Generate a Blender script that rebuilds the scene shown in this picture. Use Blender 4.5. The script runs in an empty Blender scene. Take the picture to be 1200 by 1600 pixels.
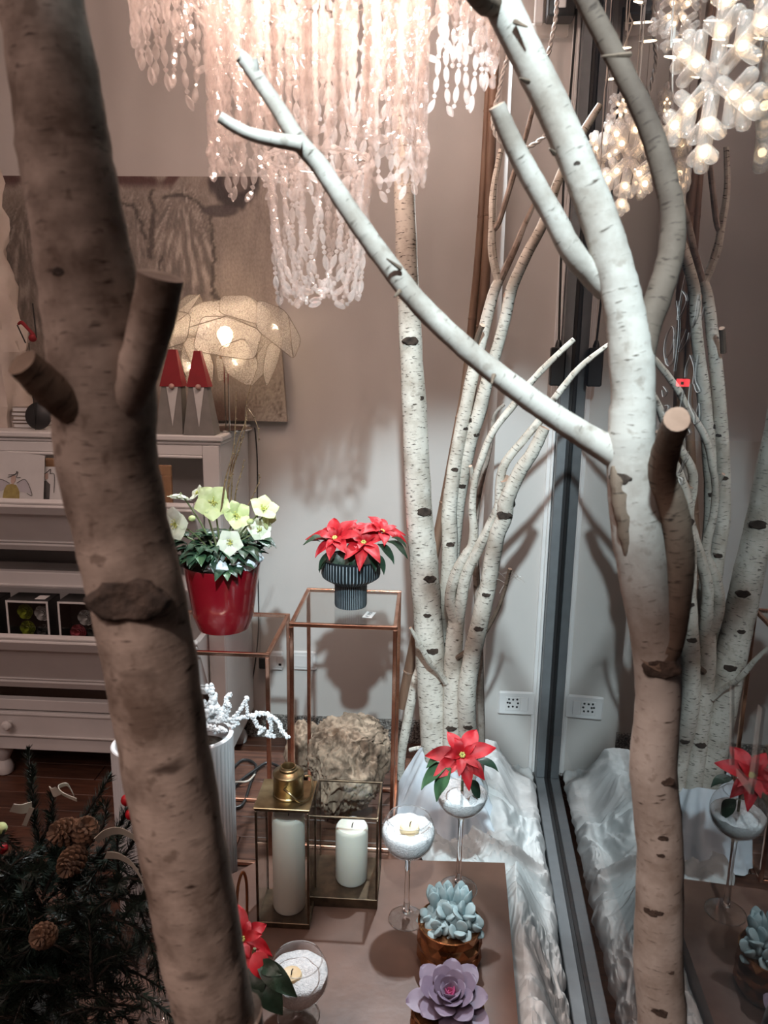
import bpy, math, random
import numpy as np
from mathutils import Vector, Matrix, noise

random.seed(7)
S = bpy.context.scene
COL = S.collection
PI = math.pi

# ------------------------------------------------------------------ camera
CAM_H, YAW, TILT, ROLL, FPX = 1.45, math.radians(3.1), math.radians(12.2), .016, 1200.0
f0 = Vector((-math.sin(YAW), math.cos(YAW), 0)); r0 = Vector((math.cos(YAW), math.sin(YAW), 0)); up0 = Vector((0, 0, 1))
FW = f0 * math.cos(TILT) - up0 * math.sin(TILT); U0 = f0 * math.sin(TILT) + up0 * math.cos(TILT)
RT = r0 * math.cos(ROLL) + U0 * math.sin(ROLL); UP = -r0 * math.sin(ROLL) + U0 * math.cos(ROLL)
EYE = Vector((0, 0, CAM_H))
cam = bpy.data.cameras.new('camera'); cam_o = bpy.data.objects.new('camera', cam); COL.objects.link(cam_o)
cam.sensor_fit = 'VERTICAL'; cam.sensor_height = 34.6; cam.lens = 34.6 * FPX / 1600
mw = Matrix.Identity(4)
for i in range(3):
    mw[i][0] = RT[i]; mw[i][1] = UP[i]; mw[i][2] = -FW[i]; mw[i][3] = EYE[i]
cam_o.matrix_world = mw
cam.clip_start = .02; cam.clip_end = 100
cam.dof.use_dof = True; cam.dof.focus_distance = 1.9; cam.dof.aperture_fstop = 10.0
S.camera = cam_o

# ------------------------------------------------------------------ world, lights, exposure
w = bpy.data.worlds.new('night'); S.world = w; w.use_nodes = True
w.node_tree.nodes['Background'].inputs[0].default_value = (.010, .011, .014, 1)
w.node_tree.nodes['Background'].inputs[1].default_value = 1.0

def lamp(name, kind, loc, energy, color, target=None, size=.05, angle=60, blend=.5, sizey=None):
    l = bpy.data.lights.new(name, kind); l.energy = energy; l.color = color
    if kind == 'AREA':
        l.shape = 'RECTANGLE'; l.size = size; l.size_y = sizey or size
    else:
        l.shadow_soft_size = size
    if kind == 'SPOT':
        l.spot_size = math.radians(angle); l.spot_blend = blend
    o = bpy.data.objects.new(name, l); COL.objects.link(o); o.location = loc
    if target is not None:
        o.rotation_euler = (Vector(target) - Vector(loc)).to_track_quat('-Z', 'Y').to_euler()
    return o
# cool ceiling spots of the shop: one over the viewer, washing pedestals and wall, one by the window corner, down on the board
lamp('ceiling_spot_front', 'SPOT', (-.01, -.41, 2.70), 430, (.74, .93, 1.0), (.10, 2.60, .22), .035, 30, .45)
lamp('ceiling_spot_window', 'SPOT', (.12, 2.42, 2.70), 260, (.86, .95, 1.0), (.05, 1.36, .3), .03, 58, .5)
lamp('added_cloth_spot', 'SPOT', (.20, .95, 2.75), 48, (.84, .95, 1.0), (.30, 1.50, .1), .03, 30, .7)  # added spot, no known fitting; brightens the cloth beside the rail
lamp('added_trunk_spot', 'SPOT', (-.62, -.55, 2.70), 135, (1.0, .80, .72), (.27, .72, .55), .04, 19, .6)  # added warm spot that lifts the lower trunk of the front birch
lamp('added_warm_fill', 'AREA', (-1.3, -.5, 2.80), 42, (1.0, .75, .68), (-1.3, -.5, 0), 2.2, sizey=1.8)  # added broad warm fill behind the viewer, not a particular fitting
S.view_settings.view_transform = 'Standard'; S.view_settings.look = 'None'
S.view_settings.exposure = 0.0; S.view_settings.gamma = 1.0; S.view_settings.use_curve_mapping = False
cy = S.cycles
cy.use_denoising = True; cy.max_bounces = 8; cy.diffuse_bounces = 3; cy.glossy_bounces = 5; cy.transmission_bounces = 8
cy.transparent_max_bounces = 28; cy.caustics_reflective = False; cy.caustics_refractive = False
cy.sample_clamp_indirect = 4.0; cy.use_adaptive_sampling = True; cy.adaptive_threshold = .02

# ------------------------------------------------------------------ pixel of the photograph -> point at a real depth
def ray(px, py): return FW + RT * ((px - 600) / FPX) + UP * ((800 - py) / FPX)
def at(px, py, Y): d = ray(px, py); return EYE + d * (Y / d.y)
def atz(px, py, Z): d = ray(px, py); return EYE + d * ((Z - CAM_H) / d.z)
def wpx(wd, p): return wd / FPX * (Vector(p) - EYE).dot(FW)      # a width in pixels at a point -> metres

# ------------------------------------------------------------------ mesh helpers
class MB:
    def __init__(s): s.v = []; s.f = []; s.m = []; s.uv = {}
    def add(s, vs, fs, mi=0, uvs=None):
        b = len(s.v); s.v.extend([tuple(p) for p in vs]); k = len(s.f)
        for i, f in enumerate(fs):
            s.f.append(tuple(b + j for j in f)); s.m.append(mi)
            if uvs is not None: s.uv[k + i] = uvs[i]
        return s
    def box(s, lo, hi, mi=0, M=None):
        x0, y0, z0 = lo; x1, y1, z1 = hi
        vs = [Vector(p) for p in ((x0,y0,z0),(x1,y0,z0),(x1,y1,z0),(x0,y1,z0),(x0,y0,z1),(x1,y0,z1),(x1,y1,z1),(x0,y1,z1))]
        if M is not None: vs = [M @ p for p in vs]
        return s.add(vs, [(0,3,2,1),(4,5,6,7),(0,1,5,4),(1,2,6,5),(2,3,7,6),(3,0,4,7)], mi)
    def bbox(s, lo, hi, c=.003, mi=0, M=None):
        # box with chamfered edges
        x0, y0, z0 = lo; x1, y1, z1 = hi; vs = []; idx = {}
        for ix, x in enumerate((x0, x1)):
            for iy, y in enumerate((y0, y1)):
                for iz, z in enumerate((z0, z1)):
                    for a in range(3):
                        p = [x, y, z]
                        for b in range(3):
                            if b != a: p[b] += c * (1 if (ix, iy, iz)[b] == 0 else -1)
                        idx[(ix, iy, iz, a)] = len(vs); vs.append(Vector(p))
        fs = []
        for a in range(3):
            b, d = (a + 1) % 3, (a + 2) % 3
            for sg in (0, 1):
                q = []
                for (u, v) in ((0,0),(1,0),(1,1),(0,1)):
                    k = [0, 0, 0]; k[a] = sg; k[b] = u; k[d] = v; q.append(idx[(*k, a)])
                fs.append(tuple(q if sg else q[::-1]))
            for u in (0, 1):
                for v in (0, 1):
                    k0 = [0,0,0]; k0[b] = u; k0[d] = v; k1 = list(k0); k1[a] = 1
                    q = (idx[(*k0, b)], idx[(*k1, b)], idx[(*k1, d)], idx[(*k0, d)])
                    fs.append(q if (u == v) else q[::-1])
        for ix in (0, 1):
            for iy in (0, 1):
                for iz in (0, 1):
                    q = (idx[(ix,iy,iz,0)], idx[(ix,iy,iz,1)], idx[(ix,iy,iz,2)])
                    fs.append(q if (ix + iy + iz) % 2 else q[::-1])
        if M is not None: vs = [M @ p for p in vs]
        return s.add(vs, fs, mi)
    def lathe(s, prof, n=32, c=(0,0,0), mi=0, M=None, ripple=None, cap=True):
        vs = []; c = Vector(c)
        for k, (r, z) in enumerate(prof):
            for i in range(n):
                a = 2*PI*i/n; rr = r * (ripple(i, k) if ripple else 1)
                p = Vector((rr*math.cos(a), rr*math.sin(a), z))
                vs.append((M @ p if M is not None else p) + c)
        fs = []
        for k in range(len(prof)-1):
            for i in range(n):
                j = (i+1) % n; fs.append((k*n+i, k*n+j, (k+1)*n+j, (k+1)*n+i))
        if cap:
            if prof[0][0] > 1e-5: fs.append(tuple(range(n))[::-1])
            if prof[-1][0] > 1e-5: fs.append(tuple((len(prof)-1)*n + i for i in range(n)))
        return s.add(vs, fs, mi)
    def tube(s, pts, rad, n=8, mi=0, capmi=None, cap=True, wob=0.0, sub=0, uv=True, seed=0):
        P = [Vector(p) for p in pts]; R = list(rad) if hasattr(rad, '__len__') else [rad]*len(P)
        if sub: P, R = catmull(P, R, sub)
        T = []
        for i in range(len(P)):
            d = P[min(i+1, len(P)-1)] - P[max(i-1, 0)]; T.append(d.normalized() if d.length > 1e-9 else Vector((0,0,1)))
        a = Vector((1,0,0)) if abs(T[0].x) < .8 else Vector((0,1,0))
        N = (a - T[0]*a.dot(T[0])).normalized(); vs = []; L = 0; Ls = []
        for i, p in enumerate(P):
            if i: L += (p - P[i-1]).length
            Ls.append(L); N = (N - T[i]*N.dot(T[i])).normalized(); B = T[i].cross(N)
            for k in range(n):
                an = 2*PI*k/n; dr = N*math.cos(an) + B*math.sin(an); rr = R[i]
                if wob:
                    q = (p + dr*rr)
                    rr *= 1 + wob*noise.noise(q*(1.2/max(R[i], .004)) + Vector((seed, 0, 0))) + wob*.6*noise.noise(q*(3.5/max(R[i], .004)))
                vs.append(p + dr*rr)
        fs = []; uvs = []
        for i in range(len(P)-1):
            c = 2*PI*max(R[i], 1e-4)
            for k in range(n):
                j = (k+1) % n; fs.append((i*n+k, i*n+j, (i+1)*n+j, (i+1)*n+k))
                u0, u1 = k/n*c, (k+1)/n*c; uvs.append(((u0, Ls[i]), (u1, Ls[i]), (u1, Ls[i+1]), (u0, Ls[i+1])))
        s.add(vs, fs, mi, uvs if uv else None)
        if cap:
            b = len(s.v) - len(vs); cm = mi if capmi is None else capmi
            for ring, o in ((0, True), (len(P)-1, False)):
                q = tuple(b + ring*n + k for k in range(n)); s.f.append(q[::-1] if o else q); s.m.append(cm)
        return s
    def sphere(s, c, r, nu=12, nv=8, mi=0, M=None, sc=(1,1,1)):
        prof = [(math.sin(PI*k/nv), -math.cos(PI*k/nv)) for k in range(nv+1)]; vs = []; c = Vector(c)
        for (q, z) in prof:
            for i in range(nu):
                a = 2*PI*i/nu; p = Vector((q*math.cos(a)*r*sc[0], q*math.sin(a)*r*sc[1], z*r*sc[2]))
                vs.append((M @ p if M is not None else p) + c)
        fs = [(k*nu+i, k*nu+(i+1)%nu, (k+1)*nu+(i+1)%nu, (k+1)*nu+i) for k in range(nv) for i in range(nu)]
        return s.add(vs, fs, mi)
    def prism(s, poly, M, t, mi=0):
        # polygon in local XY, extruded by t along local Z
        n = len(poly); vs = [M @ Vector((x, y, 0)) for x, y in poly] + [M @ Vector((x, y, t)) for x, y in poly]
        fs = [tuple(range(n))[::-1], tuple(range(n, 2*n))] + [(i, (i+1)%n, n+(i+1)%n, n+i) for i in range(n)]
        return s.add(vs, fs, mi)
    def build(s, name, mats, parent=None, smooth=True, angle=40, origin=None, kind=None):
        me = bpy.data.meshes.new(name)
        if parent is not None and origin is None:
            off = parent.get('_w', None); off = Vector(off) if off is not None else Vector((0,0,0))
        else:
            off = Vector(origin) if origin is not None else Vector((0,0,0))
        if off.length: vv = [(p[0]-off.x, p[1]-off.y, p[2]-off.z) for p in s.v]
        else: vv = s.v
        me.from_pydata(vv, [], s.f)
        mats = mats if isinstance(mats, (list, tuple)) else [mats]
        for m in mats: me.materials.append(m)
        me.polygons.foreach_set('material_index', s.m)
        if s.uv:
            ul = me.uv_layers.new(name='uv'); arr = np.zeros((len(me.loops), 2), dtype=np.float32)
            for pi, uvs in s.uv.items():
                ls = me.polygons[pi].loop_start
                for q, t in enumerate(uvs): arr[ls+q] = t
            ul.data.foreach_set('uv', arr.ravel())
        if smooth:
            me.polygons.foreach_set('use_smooth', [True]*len(me.polygons))
            try: me.set_sharp_from_angle(angle=math.radians(angle))
            except Exception: pass
        me.update()
        o = bpy.data.objects.new(name, me); COL.objects.link(o)
        if parent is not None: o.parent = parent; o['_w'] = tuple(off)
        elif origin is not None: o.location = origin; o['_w'] = tuple(origin)
        if kind: o['kind'] = kind
        return o

def catmull(P, R, n):
    Q = []; W = []; m = len(P)
    for i in range(m-1):
        p0, p1, p2, p3 = P[max(i-1,0)], P[i], P[i+1], P[min(i+2,m-1)]
        for k in range(n):
            t = k/n
            Q.append(.5*((2*p1) + (p2-p0)*t + (2*p0-5*p1+4*p2-p3)*t*t + (3*p1-p0-3*p2+p3)*t**3)); W.append(R[i]*(1-t) + R[i+1]*t)
    Q.append(P[-1]); W.append(R[-1]); return Q, W

def thing(name, loc, label, cat, group=None):
    o = bpy.data.objects.new(name, None); COL.objects.link(o); o.empty_display_size = .05
    o.location = loc; o['_w'] = tuple(loc); return tag(o, label, cat, group)
def tag(o, label, cat, group=None, kind=None):
    o['label'] = label; o['category'] = cat
    if group: o['group'] = group
    if kind: o['kind'] = kind
    return o
def struct(o, label=None):
    o['kind'] = 'structure'
    if label: o['label'] = label
    return o
def frame(origin, zdir, xhint=(1,0,0)):
    z = Vector(zdir).normalized(); x = Vector(xhint); x = (x - z*x.dot(z))
    if x.length < 1e-4: x = Vector((0,1,0)) - z*z.y
    x.normalize(); y = z.cross(x); M = Matrix.Identity(4)
    for i in range(3): M[i][0] = x[i]; M[i][1] = y[i]; M[i][2] = z[i]; M[i][3] = origin[i]
    return M
def copy_tree(src, M):
    # a thing with its parts and sub-parts, moved by M (world)
    c = src.copy(); COL.objects.link(c); c.matrix_world = M @ src.matrix_basis
    for ch in src.children:
        d = ch.copy(); COL.objects.link(d); d.parent = c
        for g in ch.children:
            e = g.copy(); COL.objects.link(e); e.parent = d
    return c

# ------------------------------------------------------------------ materials
def newmat(name):
    m = bpy.data.materials.new(name); m.use_nodes = True; nt = m.node_tree; nt.nodes.clear()
    out = nt.nodes.new('ShaderNodeOutputMaterial'); return m, nt, out
def N(nt, t, **kw):
    n = nt.nodes.new('ShaderNode' + t)
    for k, v in kw.items():
        if k in n.inputs: n.inputs[k].default_value = v
        else: setattr(n, k, v)
    return n
def L(nt, a, b): nt.links.new(a, b)
def c4(c): return (c[0], c[1], c[2], 1)
def ramp(nt, src, stops):
    r = N(nt, 'ValToRGB'); e = r.color_ramp.elements
    while len(e) < len(stops): e.new(.5)
    for q, (p, c) in zip(e, stops):
        q.position = p; q.color = c4(c) if hasattr(c, '__len__') else (c, c, c, 1)
    L(nt, src, r.inputs[0]); return r
def coords(nt, kind='Object', scale=(1,1,1)):
    t = N(nt, 'TexCoord'); mp = N(nt, 'Mapping'); L(nt, t.outputs[kind], mp.inputs[0]); mp.inputs['Scale'].default_value = scale; return mp.outputs[0]
def pm(name, c1, c2=None, rough=.5, metal=0., scale=18, bump=0., bscale=60, stretch=(1,1,1), spec=.5, coat=0., sss=0., detail=4, lo=.35, hi=.65, trans=0, tw=0):
    m, nt, out = newmat(name); b = N(nt, 'BsdfPrincipled'); L(nt, b.outputs[0], out.inputs[0])
    b.inputs['Roughness'].default_value = rough; b.inputs['Metallic'].default_value = metal
    b.inputs['Specular IOR Level'].default_value = spec; b.inputs['Coat Weight'].default_value = coat
    if coat: b.inputs['Coat Roughness'].default_value = .08
    if sss: b.inputs['Subsurface Weight'].default_value = sss; b.inputs['Subsurface Radius'].default_value = (.02,.015,.01); b.inputs['Subsurface Scale'].default_value = .5
    if trans: b.inputs['Transmission Weight'].default_value = trans
    co = coords(nt, 'Object', stretch); c2 = c2 or tuple(x*.86 for x in c1)
    n = N(nt, 'TexNoise', Scale=scale, Detail=detail); L(nt, co, n.inputs['Vector'])
    r = ramp(nt, n.outputs[0], [(lo, c2), (hi, c1)]); L(nt, r.outputs[0], b.inputs['Base Color'])
    if bump:
        n2 = N(nt, 'TexNoise', Scale=bscale, Detail=5); L(nt, co, n2.inputs['Vector'])
        bp = N(nt, 'Bump', Strength=bump, Distance=.004); L(nt, n2.outputs[0], bp.inputs['Height']); L(nt, bp.outputs[0], b.inputs['Normal'])
    if tw:
        tl = N(nt, 'BsdfTranslucent'); L(nt, r.outputs[0], tl.inputs[0]); mx = N(nt, 'MixShader', Fac=tw)
        L(nt, b.outputs[0], mx.inputs[1]); L(nt, tl.outputs[0], mx.inputs[2]); L(nt, mx.outputs[0], out.inputs[0])
    return m
def bark(name, light, mid, dark, u=1.0, blotch=.5, lent=.5, rough=.8):
    m, nt, out = newmat(name); b = N(nt, 'BsdfPrincipled', Roughness=rough); L(nt, b.outputs[0], out.inputs[0]); b.inputs['Specular IOR Level'].default_value = .25
    uv = N(nt, 'TexCoord').outputs['UV']
    def mp(sc):
        q = N(nt, 'Mapping'); L(nt, uv, q.inputs[0]); q.inputs['Scale'].default_value = sc; return q.outputs[0]
    oc = coords(nt, 'Object')
    n1 = N(nt, 'TexNoise', Scale=14*u, Detail=5, Roughness=.62); L(nt, oc, n1.inputs['Vector'])
    base = ramp(nt, n1.outputs[0], [(.34, mid), (.58, light)])
    n2 = N(nt, 'TexNoise', Scale=1.0, Detail=3); L(nt, mp((60*u, 230*u, 1)), n2.inputs['Vector'])
    k2 = ramp(nt, n2.outputs[0], [(.60 - .06*lent, 0.0), (.72 - .06*lent, 1.0)])
    n4 = N(nt, 'TexNoise', Scale=70*u, Detail=3); L(nt, oc, n4.inputs['Vector'])
    k4 = ramp(nt, n4.outputs[0], [(.60, 0.0), (.70, .7)])
    n3 = N(nt, 'TexNoise', Scale=7*u, Detail=3); L(nt, mp((1.5, 3.5, 1)), n3.inputs['Vector'])
    k3 = ramp(nt, n3.outputs[0], [(.70 - .10*blotch, 0.0), (.78 - .10*blotch, .85)])
    def mixc(fac, a, col):
        x = N(nt, 'MixRGB'); L(nt, fac, x.inputs[0]); L(nt, a, x.inputs[1]); x.inputs[2].default_value = c4(col); return x.outputs[0]
    c = mixc(k2.outputs[0], base.outputs[0], dark); c = mixc(k4.outputs[0], c, mid); c = mixc(k3.outputs[0], c, dark)
    L(nt, c, b.inputs['Base Color'])
    ad = N(nt, 'MixRGB', blend_type='ADD'); ad.inputs[0].default_value = .3; L(nt, n1.outputs[0], ad.inputs[1]); L(nt, n2.outputs[0], ad.inputs[2])
    bp = N(nt, 'Bump', Strength=.35, Distance=.0025); L(nt, ad.outputs[0], bp.inputs['Height']); L(nt, bp.outputs[0], b.inputs['Normal'])
    return m
def emit(name, c, s):
    m, nt, out = newmat(name); e = N(nt, 'Emission', Strength=s); e.inputs[0].default_value = c4(c); L(nt, e.outputs[0], out.inputs[0]); return m
def thin(name, tint=(1,1,1), ior=1.5, rough=.0, double=False, haze=0., hazec=(1,1,1), speck=0, boost=0.):
    # clear sheet: straight transmission plus a Fresnel reflection, haze = diffuse scattering share
    m, nt, out = newmat(name)
    geo = N(nt, 'NewGeometry'); mi = N(nt, 'Mix'); mi.data_type = 'FLOAT'
    L(nt, geo.outputs['Backfacing'], mi.inputs[0]); mi.inputs[2].default_value = ior; mi.inputs[3].default_value = 1/ior
    fr = N(nt, 'Fresnel'); L(nt, mi.outputs[0], fr.inputs[0]); fac = fr.outputs[0]
    if double:
        a = N(nt, 'Math', operation='MULTIPLY'); a.inputs[1].default_value = 2; L(nt, fac, a.inputs[0])
        b_ = N(nt, 'Math', operation='ADD'); b_.inputs[1].default_value = 1; L(nt, fac, b_.inputs[0])
        d = N(nt, 'Math', operation='DIVIDE'); L(nt, a.outputs[0], d.inputs[0]); L(nt, b_.outputs[0], d.inputs[1]); fac = d.outputs[0]
    if boost:
        a = N(nt, 'Math', operation='ADD', use_clamp=True); a.inputs[1].default_value = boost; L(nt, fac, a.inputs[0]); fac = a.outputs[0]
    t = N(nt, 'BsdfTransparent'); t.inputs[0].default_value = c4(tint); g = N(nt, 'BsdfGlossy', Roughness=rough)
    mx = N(nt, 'MixShader'); L(nt, fac, mx.inputs[0]); L(nt, t.outputs[0], mx.inputs[1]); L(nt, g.outputs[0], mx.inputs[2]); last = mx.outputs[0]
    if haze:
        df = N(nt, 'BsdfDiffuse'); tl = N(nt, 'BsdfTranslucent'); df.inputs[0].default_value = c4(hazec); tl.inputs[0].default_value = c4(hazec)
        m2 = N(nt, 'MixShader', Fac=.6); L(nt, df.outputs[0], m2.inputs[1]); L(nt, tl.outputs[0], m2.inputs[2])
        m3 = N(nt, 'MixShader', Fac=haze); L(nt, last, m3.inputs[1]); L(nt, m2.outputs[0], m3.inputs[2])
        if speck:
            n = N(nt, 'TexNoise', Scale=speck, Detail=4); L(nt, coords(nt), n.inputs['Vector'])
            r = ramp(nt, n.outputs[0], [(.35, haze*.6), (.70, min(1, haze*1.5))]); L(nt, r.outputs[0], m3.inputs[0])
        last = m3.outputs[0]
    L(nt, last, out.inputs[0]); return m
def solid_glass(name, c=(1,1,1), rough=0., ior=1.47):
    m, nt, out = newmat(name); g = N(nt, 'BsdfGlass', Roughness=rough, IOR=ior); g.inputs[0].default_value = c4(c); L(nt, g.outputs[0], out.inputs[0]); return m
def granite(name):
    m, nt, out = newmat(name); b = N(nt, 'BsdfPrincipled', Roughness=.35); L(nt, b.outputs[0], out.inputs[0]); co = coords(nt)
    v = N(nt, 'TexVoronoi', Scale=260); L(nt, co, v.inputs['Vector']); n = N(nt, 'TexNoise', Scale=140, Detail=4); L(nt, co, n.inputs['Vector'])
    mx = N(nt, 'MixRGB'); mx.inputs[0].default_value = .5; L(nt, v.outputs['Color'], mx.inputs[1]); L(nt, n.outputs[0], mx.inputs[2])
    r = ramp(nt, mx.outputs[0], [(.30, (.02,.02,.02)), (.45, (.10,.09,.085)), (.58, (.26,.24,.22)), (.72, (.48,.46,.43))]); L(nt, r.outputs[0], b.inputs['Base Color']); return m

M = {}
M['wall'] = pm('wall_paint', (.60,.562,.535), (.555,.52,.493), rough=.75, scale=3, bump=.06, bscale=140)
M['white_paint'] = pm('white_paint', (.74,.72,.71), (.68,.66,.65), rough=.5, scale=6)
M['ceiling'] = pm('ceiling_paint', (.6,.56,.53), rough=.8)
M['granite'] = granite('granite')
M['grey_metal'] = pm('grey_aluminium', (.18,.195,.205), (.16,.172,.182), rough=.45, metal=.35, scale=30)
M['rubber'] = pm('black_rubber', (.012,.012,.013), rough=.5)
M['black'] = pm('black_plastic', (.018,.018,.019), (.012,.012,.012), rough=.38)
M['pane'] = thin('window_glass', (.97,.985,.98), 1.52, double=True)
M['pane_out'] = thin('window_glass_outer', (1,1,1), 1.0001)
M['floor'] = pm('dark_wood', (.105,.045,.028), (.05,.022,.015), rough=.45, scale=9, stretch=(1,9,9), bump=.15, bscale=20)
M['floor2'] = pm('red_brown_wood', (.135,.055,.033), (.07,.03,.02), rough=.42, scale=9, stretch=(1,9,9), bump=.15, bscale=20)
M['board'] = pm('brown_slate_board', (.165,.088,.062), (.095,.050,.036), rough=.40, scale=7, bump=.35, bscale=16, detail=8)
M['copper'] = pm('polished_copper', (.93,.60,.46), (.74,.40,.28), rough=.20, metal=1, scale=30)
M['brass'] = pm('aged_brass', (.42,.33,.19), (.22,.16,.085), rough=.33, metal=1, scale=26)
M['dark_brass'] = pm('dark_bronze', (.14,.10,.065), (.07,.05,.035), rough=.4, metal=.9, scale=40)
M['glass_sheet'] = thin('clear_glass_sheet', (.985,.995,.99), 1.5)
M['glass_bowl'] = thin('blown_glass', (.985,.99,.99), 1.5, boost=.015)
M['glass_solid'] = solid_glass('solid_glass')
M['wax'] = pm('ivory_wax', (.80,.78,.70), (.76,.74,.66), rough=.5, sss=.25, scale=8)
M['wax_yellow'] = pm('cream_wax', (.82,.66,.42), (.78,.60,.36), rough=.5, sss=.25)
M['snow'] = pm('granular_snow', (.88,.89,.90), (.70,.72,.74), rough=.9, bump=.9, bscale=380, scale=200)
M['cloth'] = pm('white_cotton', (.54,.55,.545), (.49,.50,.495), rough=.95, scale=40, bump=.1, bscale=700)
M['cloth_blue'] = pm('pale_blue_fabric', (.62,.67,.72), (.55,.60,.66), rough=.9, scale=30, bump=.08, bscale=600)
M['red_pot'] = pm('red_glaze', (.215,.004,.011), (.19,.003,.009), rough=.25, coat=.8)
M['blue_pot'] = pm('blue_grey_glaze', (.40,.47,.51), (.13,.18,.21), rough=.4, scale=16)
M['groove'] = pm('dark_glaze', (.012,.018,.022), rough=.4)
M['soil'] = pm('soil', (.05,.035,.025), (.02,.015,.01), rough=.95, bump=1, bscale=120)
M['bract'] = pm('red_bract', (.52,.007,.017), (.34,.004,.011), rough=.55, scale=40, tw=.15)
M['leaf'] = pm('dark_green_leaf', (.022,.055,.030), (.012,.030,.018), rough=.42, scale=30, bump=.2, bscale=60)
M['leaf_light'] = pm('green_leaf', (.05,.12,.055), (.03,.075,.035), rough=.45, scale=30)
M['petal_white'] = pm('white_petal', (.82,.84,.74), (.74,.78,.60), rough=.6, tw=.25)
M['petal_lime'] = pm('lime_petal', (.68,.74,.42), (.58,.66,.30), rough=.6, scale=50, tw=.25)
M['stamen'] = pm('yellow_stamen', (.55,.55,.15), rough=.7)
M['stem'] = pm('green_stem', (.14,.18,.07), (.10,.10,.05), rough=.6)
M['cotton'] = pm('cotton_wool', (.80,.84,.88), (.70,.75,.80), rough=1, bump=1, bscale=160)
M['twig'] = pm('gold_twig', (.28,.19,.10), (.12,.075,.045), rough=.45, metal=.3, scale=120)
M['birch'] = bark('birch_bark', (.66,.62,.55), (.42,.37,.31), (.055,.04,.03))
M['birch_front'] = bark('birch_bark_close', (.40,.37,.335), (.225,.19,.16), (.055,.04,.03), u=1.0, blotch=.15, lent=-.35)
M['birch_brown'] = bark('brown_birch_bark', (.40,.33,.285), (.17,.122,.095), (.06,.04,.03), u=1.0, blotch=.5, lent=-.2)
M['birch_shade'] = bark('shaded_brown_bark', (.105,.080,.063), (.065,.047,.037), (.03,.02,.015), blotch=.4, lent=.3)  # brown bark darkened for the unlit limb, its shade put into the colour
M['birch_near'] = bark('near_birch_bark', (.31,.250,.21), (.105,.075,.058), (.04,.026,.02), u=1.1, blotch=.6, lent=-.2)
M['knot'] = pm('knot_wood', (.050,.033,.024), (.022,.014,.010), rough=.9, scale=90, bump=.8, bscale=120)
M['birch_dark'] = bark('dark_twig_bark', (.16,.115,.085), (.09,.062,.046), (.03,.02,.015), blotch=.4)
M['birch_pink'] = bark('tan_birch_bark', (.52,.36,.27), (.38,.25,.18), (.10,.06,.04), lent=.6)
M['cut'] = pm('cut_wood', (.44,.29,.215), (.33,.21,.15), rough=.8, scale=60)
M['bamboo'] = pm('bamboo', (.25,.150,.10), (.17,.095,.062), rough=.55, scale=10, stretch=(6,6,1))
M['ceramic'] = pm('white_ceramic', (.78,.80,.82), (.74,.76,.78), rough=.5)
M['driftwood'] = pm('driftwood', (.36,.265,.19), (.15,.105,.073), rough=.85, scale=40, bump=1.0, bscale=60, detail=9, lo=.40, hi=.60, stretch=(1,1,.55))
M['facet'] = pm('amber_copper_glass', (.50,.24,.11), (.22,.09,.04), rough=.07, metal=.85, scale=40)
M['succ_blue'] = pm('blue_green_succulent', (.33,.44,.46), (.27,.37,.39), rough=.6, scale=30)
M['succ_purple'] = pm('purple_succulent', (.215,.165,.235), (.165,.125,.19), rough=.5, scale=30)
M['succ_pink'] = pm('pink_succulent', (.45,.06,.17), (.34,.06,.16), rough=.5)
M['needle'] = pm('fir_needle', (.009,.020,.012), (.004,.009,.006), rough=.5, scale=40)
M['cone'] = pm('pine_cone', (.17,.09,.05), (.07,.04,.025), rough=.8, scale=60)
M['ribbon'] = pm('cream_ribbon', (.55,.52,.45), (.48,.45,.38), rough=.5)
M['hoop'] = pm('copper_hoop', (.42,.17,.07), (.3,.11,.05), rough=.3, metal=.8)
M['rope'] = pm('cotton_rope', (.74,.70,.66), (.6,.56,.52), rough=.9, scale=200)
M['wire'] = pm('clear_wire', (.45,.40,.36), rough=.3)
M['acrylic'] = thin('clear_acrylic', (1,.985,.97), 1.5, rough=.05, haze=.24, hazec=(1,.95,.91), boost=.06)
M['bead'] = thin('crystal_bead', (1,.985,.975), 1.5, rough=.08, haze=.20, hazec=(1,.93,.90), boost=.06)
M['chrome'] = pm('chrome', (.75,.74,.72), rough=.15, metal=1)
# ------------------------------------------------------------------ the room
WALL_Y, PIL_Y, PIL_X = 2.64, 2.32, .206
GA = math.atan(.05)
PZ = .186      # top of the low display platform
def GM(a, b, z):      # glass wall: a metres along it towards the viewer, b metres inside it
    o = Vector((.420, PIL_Y, 0)); al = Vector((-math.sin(GA), -math.cos(GA), 0)); inn = Vector((-math.cos(GA), math.sin(GA), 0))
    return o + al*a + inn*b + Vector((0, 0, z))
GMAT = Matrix.Identity(4)
_o, _a, _b = GM(0,0,0), GM(1,0,0) - GM(0,0,0), GM(0,1,0) - GM(0,0,0)
for i in range(3): GMAT[i][0] = _a[i]; GMAT[i][1] = _b[i]; GMAT[i][2] = (0,0,1)[i]; GMAT[i][3] = _o[i]
def sbox(name, lo, hi, m, parent=None, M_=None): return MB().box(lo, hi, 0, M_).build(name, m, parent, smooth=False)

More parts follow.
